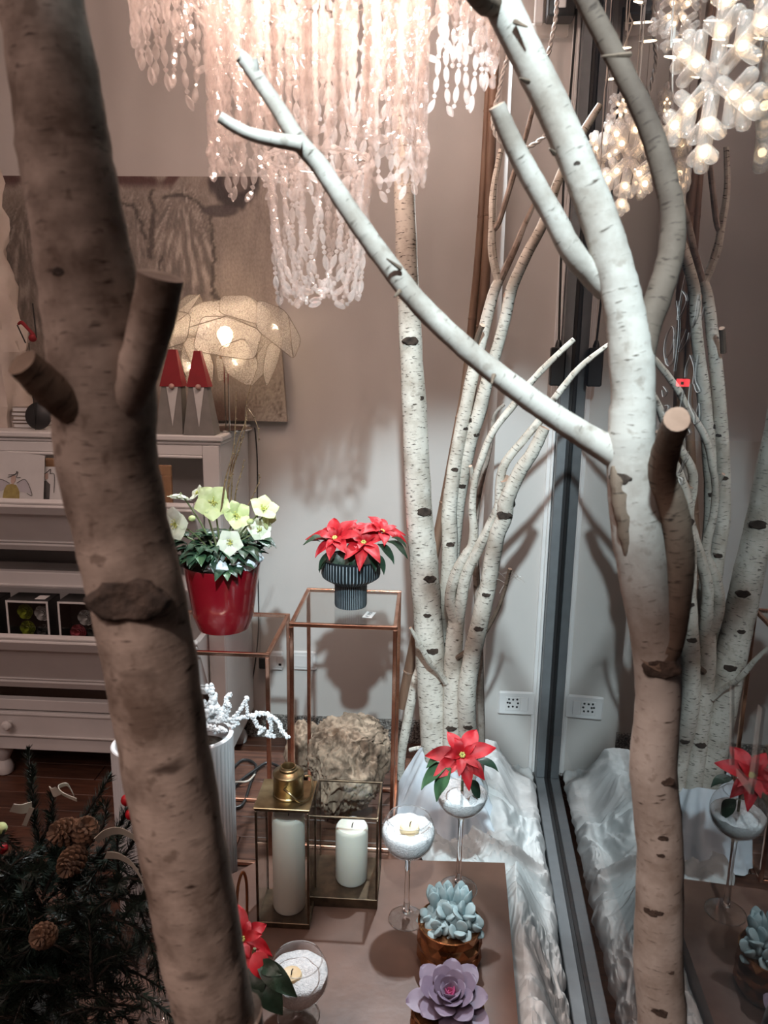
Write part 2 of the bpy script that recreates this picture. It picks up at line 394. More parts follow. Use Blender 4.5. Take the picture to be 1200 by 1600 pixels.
fl = struct(sbox('floor', (-3.3, -2.7, -.08), (.55, 2.75, -.012), M['floor']), 'dark reddish wooden plank floor')
k = 0
pl_cache = {}
for r in range(17):
    y0 = 1.12 + r*.09; off = (r*.37) % .8
    for c in range(4):
        x0, x1 = max(-2.3, -2.7 + off + c*.8), min(.33, -2.7 + off + c*.8 + .8)
        if x1 - x0 < .1: continue
        b = MB().bbox((x0+.0012, y0+.0012, -.0118), (x1-.0012, y0+.0888, 0), .0015)
        b.build('plank', M['floor'] if (k*7) % 3 else M['floor2'], fl, smooth=False); k += 1
struct(sbox('wall_back', (-3.3, WALL_Y, 0), (PIL_X+.25, WALL_Y+.1, 2.85), M['wall']), 'taupe painted back wall')
pil = struct(sbox('wall_pilaster', (PIL_X, PIL_Y, .09), (.411, WALL_Y-.001, 2.85), M['wall']), 'projecting wall pier beside the window post')
struct(sbox('wall_side', (-3.4, -2.7, 0), (-3.3, 2.74, 2.85), M['wall']))
struct(sbox('wall_rear', (-3.3, -2.75, 0), (.55, -2.65, 2.85), M['wall']))
struct(sbox('ceiling', (-3.4, -2.75, 2.85), (.55, 2.74, 2.95), M['ceiling']))
struct(sbox('baseboard_back', (-3.3, WALL_Y-.014, 0), (PIL_X-.0005, WALL_Y-.0002, .088), M['granite']), 'speckled granite skirting of the back wall')
b = MB(); b.box((PIL_X-.013, PIL_Y-.014, 0), (.383, PIL_Y, .09)); b.box((PIL_X-.013, PIL_Y, 0), (PIL_X, WALL_Y-.015, .09)); b.box((PIL_X, PIL_Y, 0), (.411, WALL_Y-.001, .0899))
struct(b.build('baseboard_pilaster', M['granite'], smooth=False), 'speckled granite skirting of the wall pier')
b = MB(); b.bbox((.362, PIL_Y-.010, .092), (.374, PIL_Y, 2.85), .002); b.bbox((.374, PIL_Y-.016, .092), (.382, PIL_Y, 2.85), .002)
struct(b.build('trim_1', M['white_paint'], smooth=False), 'white moulded trim beside the window post')
# the shop window: post, rail, gasket and the pane that mirrors the room at night
win = bpy.data.objects.new('window_1', None); COL.objects.link(win); struct(win, 'tall shop window mirroring the lit display'); win['_w'] = (0,0,0)
MB().bbox((-.010, .009, .1005), (.060, .036, 2.85), .002, 0, GMAT).build('window_post', M['grey_metal'], win, smooth=False)
MB().bbox((-.010, .009, 0), (3.6, .038, .10), .002, 0, GMAT).build('window_rail', M['grey_metal'], win, smooth=False)
b = MB(); b.box((-.010, .0005, .0985), (.056, .0085, 2.85), 0, GMAT); b.box((-.010, .0005, 0), (3.6, .0085, .098), 0, GMAT)
b.build('window_gasket', M['rubber'], win, smooth=False)
b = MB(); c = [(-.005,-.006,.012),(3.6,-.006,.012),(3.6,0,.012),(-.005,0,.012),(-.005,-.006,2.85),(3.6,-.006,2.85),(3.6,0,2.85),(-.005,0,2.85)]
b.v = [tuple(GMAT @ Vector(p)) for p in c]
for f, mi in (((0,1,5,4),1),((2,3,7,6),0),((0,3,2,1),1),((4,5,6,7),1),((1,2,6,5),1),((3,0,4,7),1)): b.f.append(f); b.m.append(mi)
b.build('window_pane', [M['pane'], M['pane_out']], win, smooth=False)
struct(sbox('pavement', (.56, -8, -.2), (14, 14, -.12), pm('night_asphalt', (.03,.03,.032), (.02,.02,.022), rough=.8, scale=30)), 'dark street outside the window')
s = thing('street_light', at(1067, 598, 4.6), 'small glowing red light box seen through the window', 'light')
q = at(1067, 598, 4.6)
MB().bbox(q - Vector((.034,.02,.022)), q + Vector((.034,.02,.022)), .004).build('lens', emit('red_glow', (1,.06,.08), 1.6), s, smooth=False)
MB().bbox(q - Vector((.018,.0215,.010)), q + Vector((-.002,-.0201,.006)), .0005).build('louvre', M['black'], s, smooth=False)
MB().tube([q + Vector((0,.02,-.02)), Vector((q.x, q.y+.02, -.12))], .012, 8).build('mast', M['black'], s)

# ------------------------------------------------------------------ wall sockets
def socket(c, wd, ht, label, holes=True, plug=False):
    c = Vector(c); t = thing('wall_socket', c, label, 'socket', 'wall sockets')
    MB().bbox(c + Vector((-wd/2, -.012, -ht/2)), c + Vector((wd/2, -.0002, ht/2)), .005).build('face_plate', M['white_paint'], t, smooth=False)
    ins = MB().bbox(c + Vector((-.036, -.0145, -.023)), c + Vector((.010, -.0122, .023)), .001).build('socket_insert', M['white_paint'], t, smooth=False)
    MB().bbox(c + Vector((.0115, -.0150, -.024)), c + Vector((.036, -.0122, .023)), .0015).build('blank_module', M['white_paint'], t, smooth=False)
    if holes:
        b = MB()
        for (x, z) in ((-.026,.016),(-.013,.015),(0,.016),(-.030,.004),(-.023,.003),(.003,.003),(-.026,-.010),(-.013,-.009),(0,-.010)):
            b.lathe([(.0036,-.0002),(.0036,.0006)], 8, c + Vector((x, -.0146, z)), 0, Matrix.Rotation(PI/2, 4, 'X'))
        b.build('pin_hole', M['rubber'], ins, smooth=False)
    else:
        MB().bbox(c + Vector((.018, -.0160, -.016)), c + Vector((.028, -.01505, -.007)), .001).build('jack_opening', M['rubber'], t, smooth=False)
    if plug:
        MB().bbox(c + Vector((-.05, -.045, -.020)), c + Vector((-.022, -.0150, .026)), .004).build('plug', M['black'], t, smooth=False)
socket(at(807, 1097, PIL_Y), .120, .080, 'white wall socket with black pin holes beside the window post')
socket(at(474, 1031, WALL_Y), .100, .075, 'white wall socket with a small jack seen between the copper legs', False)
socket(at(429, 1031, WALL_Y), .066, .075, 'white wall socket with a black plug behind the red flower pot', False, True)

# ------------------------------------------------------------------ brown board and copper pedestals
pf_ = thing('display_platform', (-.25, 1.5, 0), 'low dark wooden platform under the window display', 'platform')
MB().box((-.78, .90, .0006), (.228, 2.198, PZ-.0122)).build('platform_box', M['floor'], pf_, smooth=False)
for r in range(15):
    y0 = .90 + r*.0866; off = (r*.41) % .6
    for c in range(3):
        x0, x1 = max(-.785, -1.15 + off + c*.6), min(.232, -1.15 + off + c*.6 + .6)
        if x1 - x0 > .05: MB().bbox((x0+.001, y0+.001, PZ-.012), (x1-.001, y0+.0856, PZ), .0015).build('plank', M['floor'] if (r+c) % 3 else M['floor2'], pf_, smooth=False)
ZT = .290
b = MB(); poly = [(-.425, .93), (.180, .93), (.2065, 1.574), (-.340, 1.556), (-.425, 1.47)]
b.prism(poly, Matrix.Translation((0,0,PZ+.0005)), ZT-PZ-.0005)
tag(b.build('display_board', M['board'], smooth=False), 'low matt brown display block carrying the lanterns, glasses and succulents', 'display block')
def pedestal(x0, x1, y0, y1, h, label, t=.0098):
    o = thing('pedestal', ((x0+x1)/2, (y0+y1)/2, PZ), label, 'pedestal', 'copper pedestals')
    for x in (x0, x1-t):
        for y in (y0, y1-t):
            MB().bbox((x, y, PZ+.0005), (x+t, y+t, h-t), .0012).build('leg', M['copper'], o, smooth=False)
    for z0 in (h-t+.0003, PZ+.0012):
        d = 0 if z0 > h-.1 else t+.0004
        for y in (y0, y1-t):
            MB().bbox((x0+d, y, z0), (x1-d, y+t, z0+t-.0003), .0012).build('crossbar', M['copper'], o, smooth=False)
        for x in (x0, x1-t):
            MB().bbox((x, y0+t+.0004, z0), (x+t, y1-t-.0004, z0+t-.0003), .0012).build('crossbar', M['copper'], o, smooth=False)
    MB().box((x0+t+.0005, y0+t+.0005, h-.0068), (x1-t-.0005, y1-t-.0005, h-.0008)).build('glass_top', M['glass_sheet'], o, smooth=False)
    return o
pedestal(-.318, -.0576, 1.731, 2.010, .796, 'taller copper framed pedestal under the ribbed blue poinsettia bowl')
pedestal(-.632, -.351, 1.652, 1.931, .748, 'lower copper framed pedestal under the glossy red pot')

# ------------------------------------------------------------------ trees and sticks
def stick(px, Y0, Y1=None, sub=4, n=10, m='birch', wob=.10, seed=0, name='birch_branch', parent=None, cut=True, radscale=1.0, grounded=False, Ys=None, foot=False, foot_end=False):
    # px: list of (x, y, width in pixels) from base to tip
    Y1 = Y0 if Y1 is None else Y1; P = []; R = []; k = len(px) - 1
    for i, (x, y, wd) in enumerate(px):
        p = at(x, y, Ys[i] if Ys else Y0 + (Y1 - Y0)*i/k); P.append(p); R.append(wpx(wd, p)*.5*radscale)
    if foot: P.insert(0, Vector((P[0].x, P[0].y, .001))); R.insert(0, R[0])
    if foot_end: P.append(Vector((P[-1].x+.02, P[-1].y+.01, .001))); R.append(R[-1])
    if grounded: P.insert(0, Vector((P[0].x, P[0].y, PZ+.001))); R.insert(0, R[0])
    b = MB(); b.tube(P, R, n, 0, 1 if cut else 0, True, wob, sub, True, seed)
    mats = [M[m], M['cut']]
    if parent is None: o = b.build(name, mats, origin=P[0])
    else: o = b.build(name, mats, parent)
    o['_pts'] = [tuple(p) for p in P]
    return o
from mathutils.bvhtree import BVHTree
def knots(o, spots, Y, m='knot'):
    # shallow dark knot sitting in the bark, spots (x, y, size px) found on the surface of o
    off = o.location; tr = BVHTree.FromPolygons([v.co + off for v in o.data.vertices], [tuple(p.vertices) for p in o.data.polygons])
    for (x, y, sz) in spots:
        hit, nr, _, _ = tr.ray_cast(EYE, ray(x, y).normalized())
        if hit is None: continue
        r = wpx(sz, hit)*.5; d = (nr + (EYE - hit).normalized()*.3).normalized(); b = MB()
        F_ = frame(hit - d*r*.08, d, (1,0,0))
        b.lathe([(r*1.0,-.30*r),(r*.92,.04*r),(r*.75,.14*r),(r*.45,.13*r),(r*.0,.10*r)], 20, (0,0,0), 0, F_ @ Matrix.Diagonal((1,.60,1,1)), lambda i, k: 1+.07*math.sin(i*1.9+x)+.06*math.sin(i*.9+y))
        b.build('knot', M[m], o)

# bundle of birch stems standing in the wall corner
G = 'birch stems bundled by the window'
o = tag(stick([(681,1195,44),(674,1060,46),(668,960,46),(662,880,44),(655,800,42),(650,700,40),(643,560,36),(636,420,34),(632,300,32),(625,180,26),(620,80,20)], 1.874, 1.936, 6, 16, name='birch_branch', grounded=True, wob=.07), 'thickest straight birch trunk of the corner bundle, rising behind the chandelier', 'branch', G)
knots(o, [(664,800,26),(673,905,22),(668,962,13),(676,1018,20),(657,622,14),(642,533,26)], 1.861)
o = tag(stick([(705,1168,28),(707,1060,29),(710,1000,27),(713,971,25)], 1.848, 1.866, 5, 14, name='birch_branch', grounded=True, wob=.06), 'slim birch trunk in the middle of the bundle, forked at mid height', 'branch', G)
knots(o, [(705,1139,17)], 1.835)
stick([(712,975,18),(703,936,17),(712,897,17),(726,871,17),(738,853,16),(740,830,14),(738,795,12),(741,755,11),(750,725,11),(770,675,11),(805,630,11),(825,602,11),(860,565,10),(897,530,8)], 1.861, 1.786, 5, 10, parent=o, name='limb', wob=.1)
stick([(716,975,18),(720,939,19),(729,897,18),(747,859,17),(770,812,15),(779,789,14),(785,732,14),(820,685,13),(845,655,13),(865,625,11),(905,575,10),(953,537,7)], 1.866, 1.716, 5, 10, parent=o, name='limb', wob=.1)
stick([(714,1028,10),(738,1012,8),(759,986,8),(776,956,7),(788,924,6),(797,889,7)], 1.839, 1.778, 5, 8, 'birch_dark', parent=o, name='twig')
stick([(739,752,9),(737,737,7),(735,728,6)], 1.830, 1.813, 3, 8, parent=o, name='twig')
o = tag(stick([(731,1168,30),(729,1118,30),(730,1074,29),(738,1024,28),(747,983,28),(760,927,27),(767,889,26),(776,839,25),(788,809,25),(792,780,25),(812,737,22),(832,707,20),(851,668,18)], 1.845, 1.75, 5, 14, name='birch_branch', grounded=True, wob=.08), 'knotty birch trunk leaning to the window post with a sawn side stub', 'branch', G)
knots(o, [(748,983,16),(731,1137,15),(760,930,14),(788,806,24)], 1.835)
stick([(796,790,20),(790,765,20),(787,747,19)], 1.822, 1.786, 3, 10, parent=o, name='stub')
o = tag(stick([(691,1150,20),(692,1015,22),(695,956,24),(701,897,25),(703,839,25),(702,795,24),(712,720,22),(725,650,21),(740,580,20),(755,520,19),(770,462,17),(780,437,15)], 1.936, 1.936, 5, 12, name='birch_branch', grounded=True, wob=.07), 'pale birch stem directly right of the thickest trunk, forked near the top', 'branch', G)
knots(o, [(703,851,14),(694,1007,12),(710,734,12),(728,670,10)], 1.923)
stick([(779,440,14),(769,394,13),(769,351,11),(771,295,10),(783,233,8)], 1.936, 1.901, 4, 8, parent=o, name='limb')
stick([(780,440,13),(802,394,11),(818,355,9),(835,318,7)], 1.936, 1.892, 4, 8, 'birch_brown', parent=o, name='limb')
stick([(769,360,9),(780,346,9),(802,275,9),(822,211,8),(836,157,7)], 1.927, 1.848, 4, 8, 'birch_brown', parent=o, name='limb')
stick([(741,545,9),(748,522,9),(754,508,9)], 1.910, 1.883, 3, 8, 'birch_dark', parent=o, name='stub')
o = tag(stick([(712,1150,18),(706,1000,18),(706,900,20),(712,820,22),(717,770,24),(735,687,23),(747,650,22),(760,600,20),(775,550,18),(790,495,18),(800,450,18),(825,394,17),(850,346,16),(875,275,14),(907,213,13),(938,163,10)], 1.989, 1.848, 5, 12, 'birch', name='birch_branch', grounded=True, wob=.07), 'long birch stem whose tip crosses the grey window post', 'branch', G)
knots(o, [(736,657,14),(745,680,12),(722,760,14)], 1.936)
stick([(799,458,9),(797,462,9),(789,461,8)], 1.918, 1.892, 2, 8, parent=o, name='stub')
o = tag(stick([(752,1160,12),(750,1060,12),(748,960,12),(742,860,11),(746,780,10),(765,700,8),(772,650,7),(788,632,5)], 1.998, 1.971, 4, 8, 'birch_brown', name='birch_branch', grounded=True), 'thin brown stick behind the knotty birch trunk', 'branch', G)
o = tag(stick([(627,1182,14),(638,1120,15),(649,1067,15),(657,1037,14),(662,980,13),(668,900,11)], 2.077, 2.182, 4, 10, name='birch_branch', grounded=True), 'thin leaning birch stick beside the copper pedestal leg', 'branch', G)
o = tag(stick([(697,1066,11),(684,1048,9),(670,1033,9),(655,1004,8),(641,981,5)], 1.839, 1.778, 4, 8, 'birch', name='birch_branch'), 'short pale twig crossing low in front of the thickest trunk', 'branch', G)
o = tag(stick([(640,1172,6),(662,1168,6),(690,1176,6)], 2.050, 2.024, 3, 6, 'birch', name='birch_branch'), 'small fallen stick lying on the floor behind the blue cloth', 'branch')
o = tag(stick([(580,1182,5),(594,1168,5),(612,1182,6),(622,1183,5)], 2.055, 2.050, 3, 6, 'birch', name='birch_branch'), 'small bent stick lying on the floor beside the driftwood stump', 'branch')

# bamboo
def bamboo(px, Y0, Y1, label):
    k = len(px)-1; P = []; R = []
    for i, (x, y, wd) in enumerate(px):
        p = at(x, y, Y0 + (Y1-Y0)*i/k); P.append(p); R.append(wpx(wd, p)*.5)
    Pf, Rf = catmull(P, R, 10); b = MB(); b.tube(Pf, Rf, 12)
    o = b.build('bamboo_pole', M['bamboo'], origin=P[0]); tag(o, label, 'bamboo pole', 'bamboo poles in the wall corner')
    Lc = 0; nx = .12
    for i in range(1, len(Pf)):
        Lc += (Pf[i]-Pf[i-1]).length
        if Lc > nx:
            d = (Pf[i]-Pf[i-1]).normalized(); r = Rf[i]; nx += .27
            MB().lathe([(r*1.0,-.004),(r*1.12,-.0015),(r*1.05,0),(r*1.12,.0015),(r*1.0,.004)], 12, (0,0,0), 0, frame(Pf[i], d), cap=False).build('node_ring', M['bamboo'], o)
bamboo([(628,1105,17),(648,1005,17),(668,915,16),(692,797,15),(712,687,14),(727,600,13),(740,475,12),(747,400,11),(756,260,10),(766,53,8)], 2.26, 2.22, 'thinner bamboo pole leaning behind the birch bundle')
bamboo([(668,1105,18),(690,950,18),(712,800,17),(735,620,17),(747,500,17),(757,447,17),(766,250,16),(774,60,15),(778,-30,15)], 2.30, 2.20, 'thicker bamboo pole leaning behind the birch bundle')

# sawn birch right in front of the window
YF = .72
fr = tag(stick([(1030,1720,74),(1028,1500,74),(1031,1330,70),(1021,1200,72),(1028,1090,68),(1022,1000,72),(1006,900,76),(992,800,80),(986,700,74),(989,620,68),(986,560,70),(978,500,62),(963,430,60),(935,340,58),(900,250,54),(860,160,53),(820,80,53),(780,0,54),(745,-60,54),(690,-170,54)], YF, YF-.015, 7, 20, 'birch_front', .05, name='birch_tree', foot=True), 'forked birch tree with sawn limbs close in front of the window', 'birch tree', 'birch trees close to the viewer')
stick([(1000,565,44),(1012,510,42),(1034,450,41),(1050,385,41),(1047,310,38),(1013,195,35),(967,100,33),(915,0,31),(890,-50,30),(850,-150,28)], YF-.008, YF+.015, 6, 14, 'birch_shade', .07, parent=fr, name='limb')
stick([(985,722,52),(962,710,47),(900,672,40),(830,625,37),(740,555,35),(660,480,34),(600,405,33),(540,320,31),(500,260,29),(465,218,28),(425,155,25),(385,98,23),(372,86,18)], YF, .68, 6, 14, 'birch_front', .06, parent=fr, name='limb')
stick([(470,226,26),(450,222,23),(430,219,22),(390,209,20),(362,195,19),(343,183,18)], .68, .665, 5, 12, 'birch_front', .06, parent=fr, name='limb')
stick([(398,112,16),(399,98,12),(398,90,8)], .682, .678, 3, 8, 'birch_front', .06, parent=fr, name='stub')
stick([(948,452,40),(920,425,37),(895,395,37),(860,330,35),(820,260,33),(795,210,31),(776,165,26)], YF, .68, 5, 14, 'birch_front', .06, parent=fr, name='limb')
stick([(1022,1035,62),(1042,1000,52),(1058,930,44),(1062,860,44),(1050,790,46),(1034,745,44),(1042,700,42),(1053,668,42),(1058,655,40)], YF, .6, 6, 14, 'birch_dark', .06, parent=fr, name='sawn_limb', Ys=[.712,.71,.708,.704,.70,.695,.680,.650,.628])
stick([(770,6,40),(752,0,36),(738,-20,34)], .70, .66, 3, 10, 'birch_dark', parent=fr, name='stub')
for (a, bq) in (((804,34),(824,42)), ((826,128),(812,122)), ((626,420),(604,404)), ((625,455),(616,464)), ((772,586),(768,600)), ((985,85),(940,88)), ((866,240),(858,232))):
    p, q_ = at(a[0], a[1], .69), at(bq[0], bq[1], .68)
    MB().tube([p, (p+q_)/2, q_], [.0022,.0015,.0007], 6, wob=.1).build('spur', M['birch_dark'], fr)
knots(fr, [(1043,1222,26),(1036,1310,18),(1033,1337,14),(1016,1425,24),(1030,1427,16),(1048,1520,12),(1030,1582,26),(1033,1046,60),(968,748,40),(836,622,20),(935,238,14),(902,255,12)], YF-.026)
b = MB(); p0 = at(975, 760, YF-.03)
stick([(958,728,6),(964,752,24),(972,795,30),(980,838,24),(978,868,6)], YF-.017, YF-.020, 4, 12, 'birch_dark', .25, parent=fr, name='bark_scar', cut=False)

# foreground birch, out of focus
YL = .48
fl_ = tag(stick([(10,-320,126),(48,-90,128),(64,0,128),(84,110,134),(104,250,142),(124,360,142),(142,460,152),(156,550,158),(164,640,160),(168,720,156),(188,820,144),(212,920,146),(234,1030,142),(256,1160,138),(280,1300,134),(303,1420,130),(320,1510,128),(340,1610,118),(362,1720,116)], YL, YL+.02, 6, 24, 'birch_near', .05, name='birch_tree', foot_end=True), 'blurred leaning birch trunk nearest to the viewer with two sawn stubs', 'birch tree', 'birch trees close to the viewer')
stick([(170,680,50),(205,610,62),(222,560,66),(238,500,70),(250,430,72)], YL-.002, YL-.022, 4, 14, 'birch_near', .06, parent=fl_, name='stub', cut=False)
stick([(160,670,60),(118,640,60),(90,618,58),(60,590,56),(34,566,50)], YL-.005, YL-.04, 4, 14, 'birch_dark', .08, parent=fl_, name='stub', cut=False)
knots(fl_, [(196,940,130),(92,424,26)], YL-.030)
# ------------------------------------------------------------------ chandelier of bead strands
def bead_proto(n, rings):
    v = [(r*math.cos(2*PI*i/n), r*math.sin(2*PI*i/n), z) for (r, z) in rings for i in range(n)]
    f = [(k*n+i, k*n+(i+1)%n, (k+1)*n+(i+1)%n, (k+1)*n+i) for k in range(len(rings)-1) for i in range(n)]
    return np.array(v), f
LONG = bead_proto(6, [(.0016,-.0135),(.0052,-.0070),(.0064,0),(.0052,.0070),(.0016,.0135)])
BALL = bead_proto(6, [(.0012,-.0040),(.0044,-.0012),(.0044,.0012),(.0012,.0040)])
def strand(pts, parent, name='bead_strand', seq=(1,0,1), k0=0, scale=1.0):
    scale *= 1.22
    P = np.array([tuple(p) for p in pts]); d = np.diff(P, axis=0); ln = np.linalg.norm(d, axis=1); cum = np.concatenate([[0], np.cumsum(ln)])
    s = .004; k = k0; vs = []; fs = []; nb = 0
    while True:
        kind = seq[k % len(seq)]; V, F_ = (LONG, BALL)[kind == 0] if False else (LONG if kind else BALL); h = (.0135 if kind else .0040)*scale
        c = s + h
        if c + h > cum[-1]: break
        i = min(np.searchsorted(cum, c) - 1, len(ln)-1); i = max(i, 0); t = (c - cum[i])/max(ln[i], 1e-9)
        p = P[i] + d[i]*t; z = d[i]/max(ln[i], 1e-9); a = np.array([1,0,0]) if abs(z[0]) < .8 else np.array([0,1,0])
        x = np.cross(a, z); x /= np.linalg.norm(x); y = np.cross(z, x)
        vs.append(p + scale*(V[:,:1]*x + V[:,1:2]*y + V[:,2:]*z)); fs.extend([tuple(nb+q for q in f) for f in F_]); nb += len(V)
        s = c + h + .0008; k += 1
    if not vs: return
    b = MB(); b.v = [tuple(q) for q in np.concatenate(vs)]; b.f = fs; b.m = [0]*len(fs)
    return b.build(name, M['bead'], parent, smooth=False)
CX, CY = -.225, 1.60
ch = thing('chandelier', (CX, CY, 1.52), 'large tiered chandelier hung with strands of clear crystal beads', 'chandelier')
def hoop(r, z, t=.004, nm='hoop'):
    pts = [(CX + r*math.cos(2*PI*i/40), CY + r*math.sin(2*PI*i/40), z) for i in range(41)]
    MB().tube(pts, t, 6).build(nm, M['chrome'], ch)
for r, z, t_ in ((.335, 2.32, .004), (.205, 2.14, .003), (.10, 1.80, .0010)): hoop(r, z, t_)
for k in range(4):
    a = k*PI/2 + .4
    for (r1, z1, r2, z2) in ((.02,2.40,.335,2.32),(.02,2.22,.205,2.14)):
        MB().tube([(CX+r1*math.cos(a), CY+r1*math.sin(a), z1), (CX+r2*math.cos(a), CY+r2*math.sin(a), z2)], .003, 6).build('spoke', M['chrome'], ch)
MB().tube([(CX, CY, 2.12), (CX, CY, 2.79)], .008, 8).build('stem_rod', M['chrome'], ch)
MB().lathe([(.0,0),(.05,.0),(.055,.02),(.06,.048)], 24, (CX, CY, 2.80)).build('ceiling_rose', M['chrome'], ch)
rs = random.Random(3)
def U(a0, a1, r, zt, zb, ri=None, n=26, out=0.0):
    # a strand hung between two points of a hoop
    pts = []
    for i in range(n+1):
        t = i/n; a = a0 + (a1-a0)*t; q = abs(2*t-1); z = zb + (zt-zb)*q**3.2
        rr = r if ri is None else r - (r-ri)*(1-q**2); pts.append((CX + rr*math.cos(a), CY + rr*math.sin(a), z))
    return pts
# many points are needed where the strand is steep: resample by arc length happens in strand()
def deepU(a0, a1, r, zt, zb, flat=.5, chord=True, n=40):
    p0 = Vector((CX+r*math.cos(a0), CY+r*math.sin(a0), zt)); p1 = Vector((CX+r*math.cos(a1), CY+r*math.sin(a1), zt)); pts = []
    for i in range(n+1):
        u = -1 + 2*i/n; q = math.copysign(abs(u)**flat, u); c = math.cosh(3.2*q)
        z = zb + (zt-zb)*(c-1)/(math.cosh(3.2)-1); t = (q+1)/2
        if chord: p = p0.lerp(p1, t)
        else:
            a = a0 + (a1-a0)*t; p = Vector((CX+r*math.cos(a), CY+r*math.sin(a), 0))
        pts.append((p.x, p.y, z))
    return pts
def drop(a, r, zt, zb, r2=None):
    r2 = r if r2 is None else r2
    return [(CX+r*math.cos(a), CY+r*math.sin(a), zt), (CX+r2*math.cos(a), CY+r2*math.sin(a), zb)]
n1 = 32
for i in range(n1):
    a = 2*PI*i/n1; da = 2*PI/n1
    strand(deepU(a, a+da*1.0, .335, 2.31, 1.955 + rs.uniform(-.02,.02), chord=False), ch, k0=i)
    strand(deepU(a+da*.5, a+da*2.0, .325, 2.31, 2.03 + rs.uniform(-.02,.03), chord=False), ch, k0=i+1)
    strand(drop(a+da*.3, .30, 2.32, 2.02 + rs.uniform(-.04,.04), .285), ch, k0=i)
n2 = 24
for i in range(n2):
    a = 2*PI*i/n2; da = 2*PI/n2
    strand(deepU(a, a+da*1.25, .205, 2.13, 1.762 + rs.uniform(-.02,.02), chord=False), ch, k0=i)
    strand(drop(a+da*.2, .195, 2.14, 1.83 + rs.uniform(-.04,.05), .19), ch, k0=i+2)
    strand(drop(a+da*.7, .165, 2.14, 1.87 + rs.uniform(-.05,.05), .15), ch, k0=i+1)
for i in range(12):
    a = 2*PI*i/12 + .2
    strand(deepU(a, a+1.5, .25, 2.24, 2.07 + rs.uniform(-.02,.02), flat=.8, chord=False), ch, k0=i)
    strand(drop(a, .11, 2.14, 1.86 + rs.uniform(-.06,.04)), ch, k0=i)
for i in range(8):
    a = 2*PI*i/8; strand([(CX+.20*math.cos(a), CY+.20*math.sin(a), 2.13), (CX+.10*math.cos(a), CY+.10*math.sin(a), 1.803)], ch, k0=i)
strand([(CX + .104*math.cos(2*PI*i/40), CY + .104*math.sin(2*PI*i/40), 1.80) for i in range(41)], ch)
for i in range(10):
    a = 2*PI*i/10; strand(deepU(a, a+2*PI/10, .21, 1.845, 1.80, flat=.9, chord=False, n=16), ch, k0=i)
n3 = 16
for i in range(n3):
    a = 2*PI*i/n3 + .1
    strand(deepU(a, a + 1.25 + .5*(i % 3), .10, 1.80, 1.535 + rs.uniform(-.012,.02), flat=.62), ch, k0=i, seq=(1,0,0,1,0), scale=.86)
    if i % 2: strand(drop(a+.2, .095, 1.80, 1.70 + rs.uniform(-.04,.04)), ch, k0=i, scale=.9)
warm = (1.0, .74, .63)
WB = emit('warm_bulb', warm, 5)
for k in range(6):
    a = k*PI/3 + .3; c = (CX+.115*math.cos(a), CY+.115*math.sin(a), 2.24 if k % 2 else 2.19)
    MB().lathe([(.0,-.034),(.012,-.028),(.018,-.010),(.016,.008),(.009,.028)], 14, c).build('bulb', WB, ch)
    lo = lamp('chandelier_bulb_light', 'POINT', c, 10.5, warm, None, .03); lo.parent = ch; lo.location = Vector(c) - Vector(ch['_w'])

# ------------------------------------------------------------------ LED snowflakes hung along the window
def snowflake(c, R, rotdeg, label, leds=True, tilt=-20):
    c = Vector(c); t = thing('snowflake_light', c, label, 'snowflake light', 'lit snowflakes hung along the window')
    zax = Vector((math.cos(GA + math.radians(tilt)), -math.sin(GA + math.radians(tilt)), 0))
    F_ = frame(c, zax, (0, 0, 1)) @ Matrix.Rotation(math.radians(rotdeg), 4, 'Z')
    b = MB(); r = R*.088
    b.lathe([(R*.05,-R*.075),(R*.16,-R*.07),(R*.18,0),(R*.16,R*.07),(R*.05,R*.075)], 6, (0,0,0), 0, F_)
    def caps(p, d, ln, rr):
        p = Vector((*p, 0)); d = Vector((*d, 0)).normalized(); pts = [p, p+d*rr*.4, p+d*(ln-rr*.6), p+d*(ln-rr*.15), p+d*ln]
        b.tube([F_ @ q for q in pts], [rr*.75, rr, rr, rr*.72, rr*.2], 8, uv=False)
    for k in range(6):
        a = k*PI/3; d = (math.cos(a), math.sin(a)); caps((d[0]*R*.12, d[1]*R*.12), d, R*.86, r)
        for (f, ln) in ((.44, .34), (.72, .26)):
            for sg in (-1, 1):
                e = (math.cos(a+sg*PI/3), math.sin(a+sg*PI/3)); caps((d[0]*R*f, d[1]*R*f), e, R*ln, r*.95)
    b.build('snowflake_body', M['acrylic'], t, angle=60)
    for k in range(6):
        a = k*PI/3; d = Vector((math.cos(a), math.sin(a), 0))
        for f in ((.46, .76) if leds else (.3,)):
            MB().sphere(F_ @ (d*R*f), max(R*.050, .0024), 8, 6).build('led', LEDM, t)
    top = F_ @ Vector((R*.9, 0, 0)) if rotdeg == 0 else c + Vector((0,0,R*.8))
    MB().tube([c + Vector((0,0,R*.75)), Vector((c.x, c.y, 2.848))], .0008, 5).build('hanging_wire', M['wire'], t)
LEDM = emit('warm_led', (1, .72, .45), 10)
LEDS = emit('warm_led_small', (1, .76, .5), 14)
snowflake(at(1117, 122, 1.00), .105, 6, 'largest lit snowflake, hung nearest to the viewer by the glass')
snowflake(at(985, 247, 1.42), .095, 14, 'lit snowflake with large lobes hung behind the dark birch limb')
snowflake(at(938, 252, 1.77), .082, 24, 'lit snowflake hung farthest back beside the window post')
snowflake(at(972, 168, 1.56), .042, 10, 'tiny lit snowflake above the two farther snowflakes', False, -35)
snowflake(at(1060, 16, 1.13), .050, 20, 'small lit snowflake at the very top beside the largest one', False, -35)
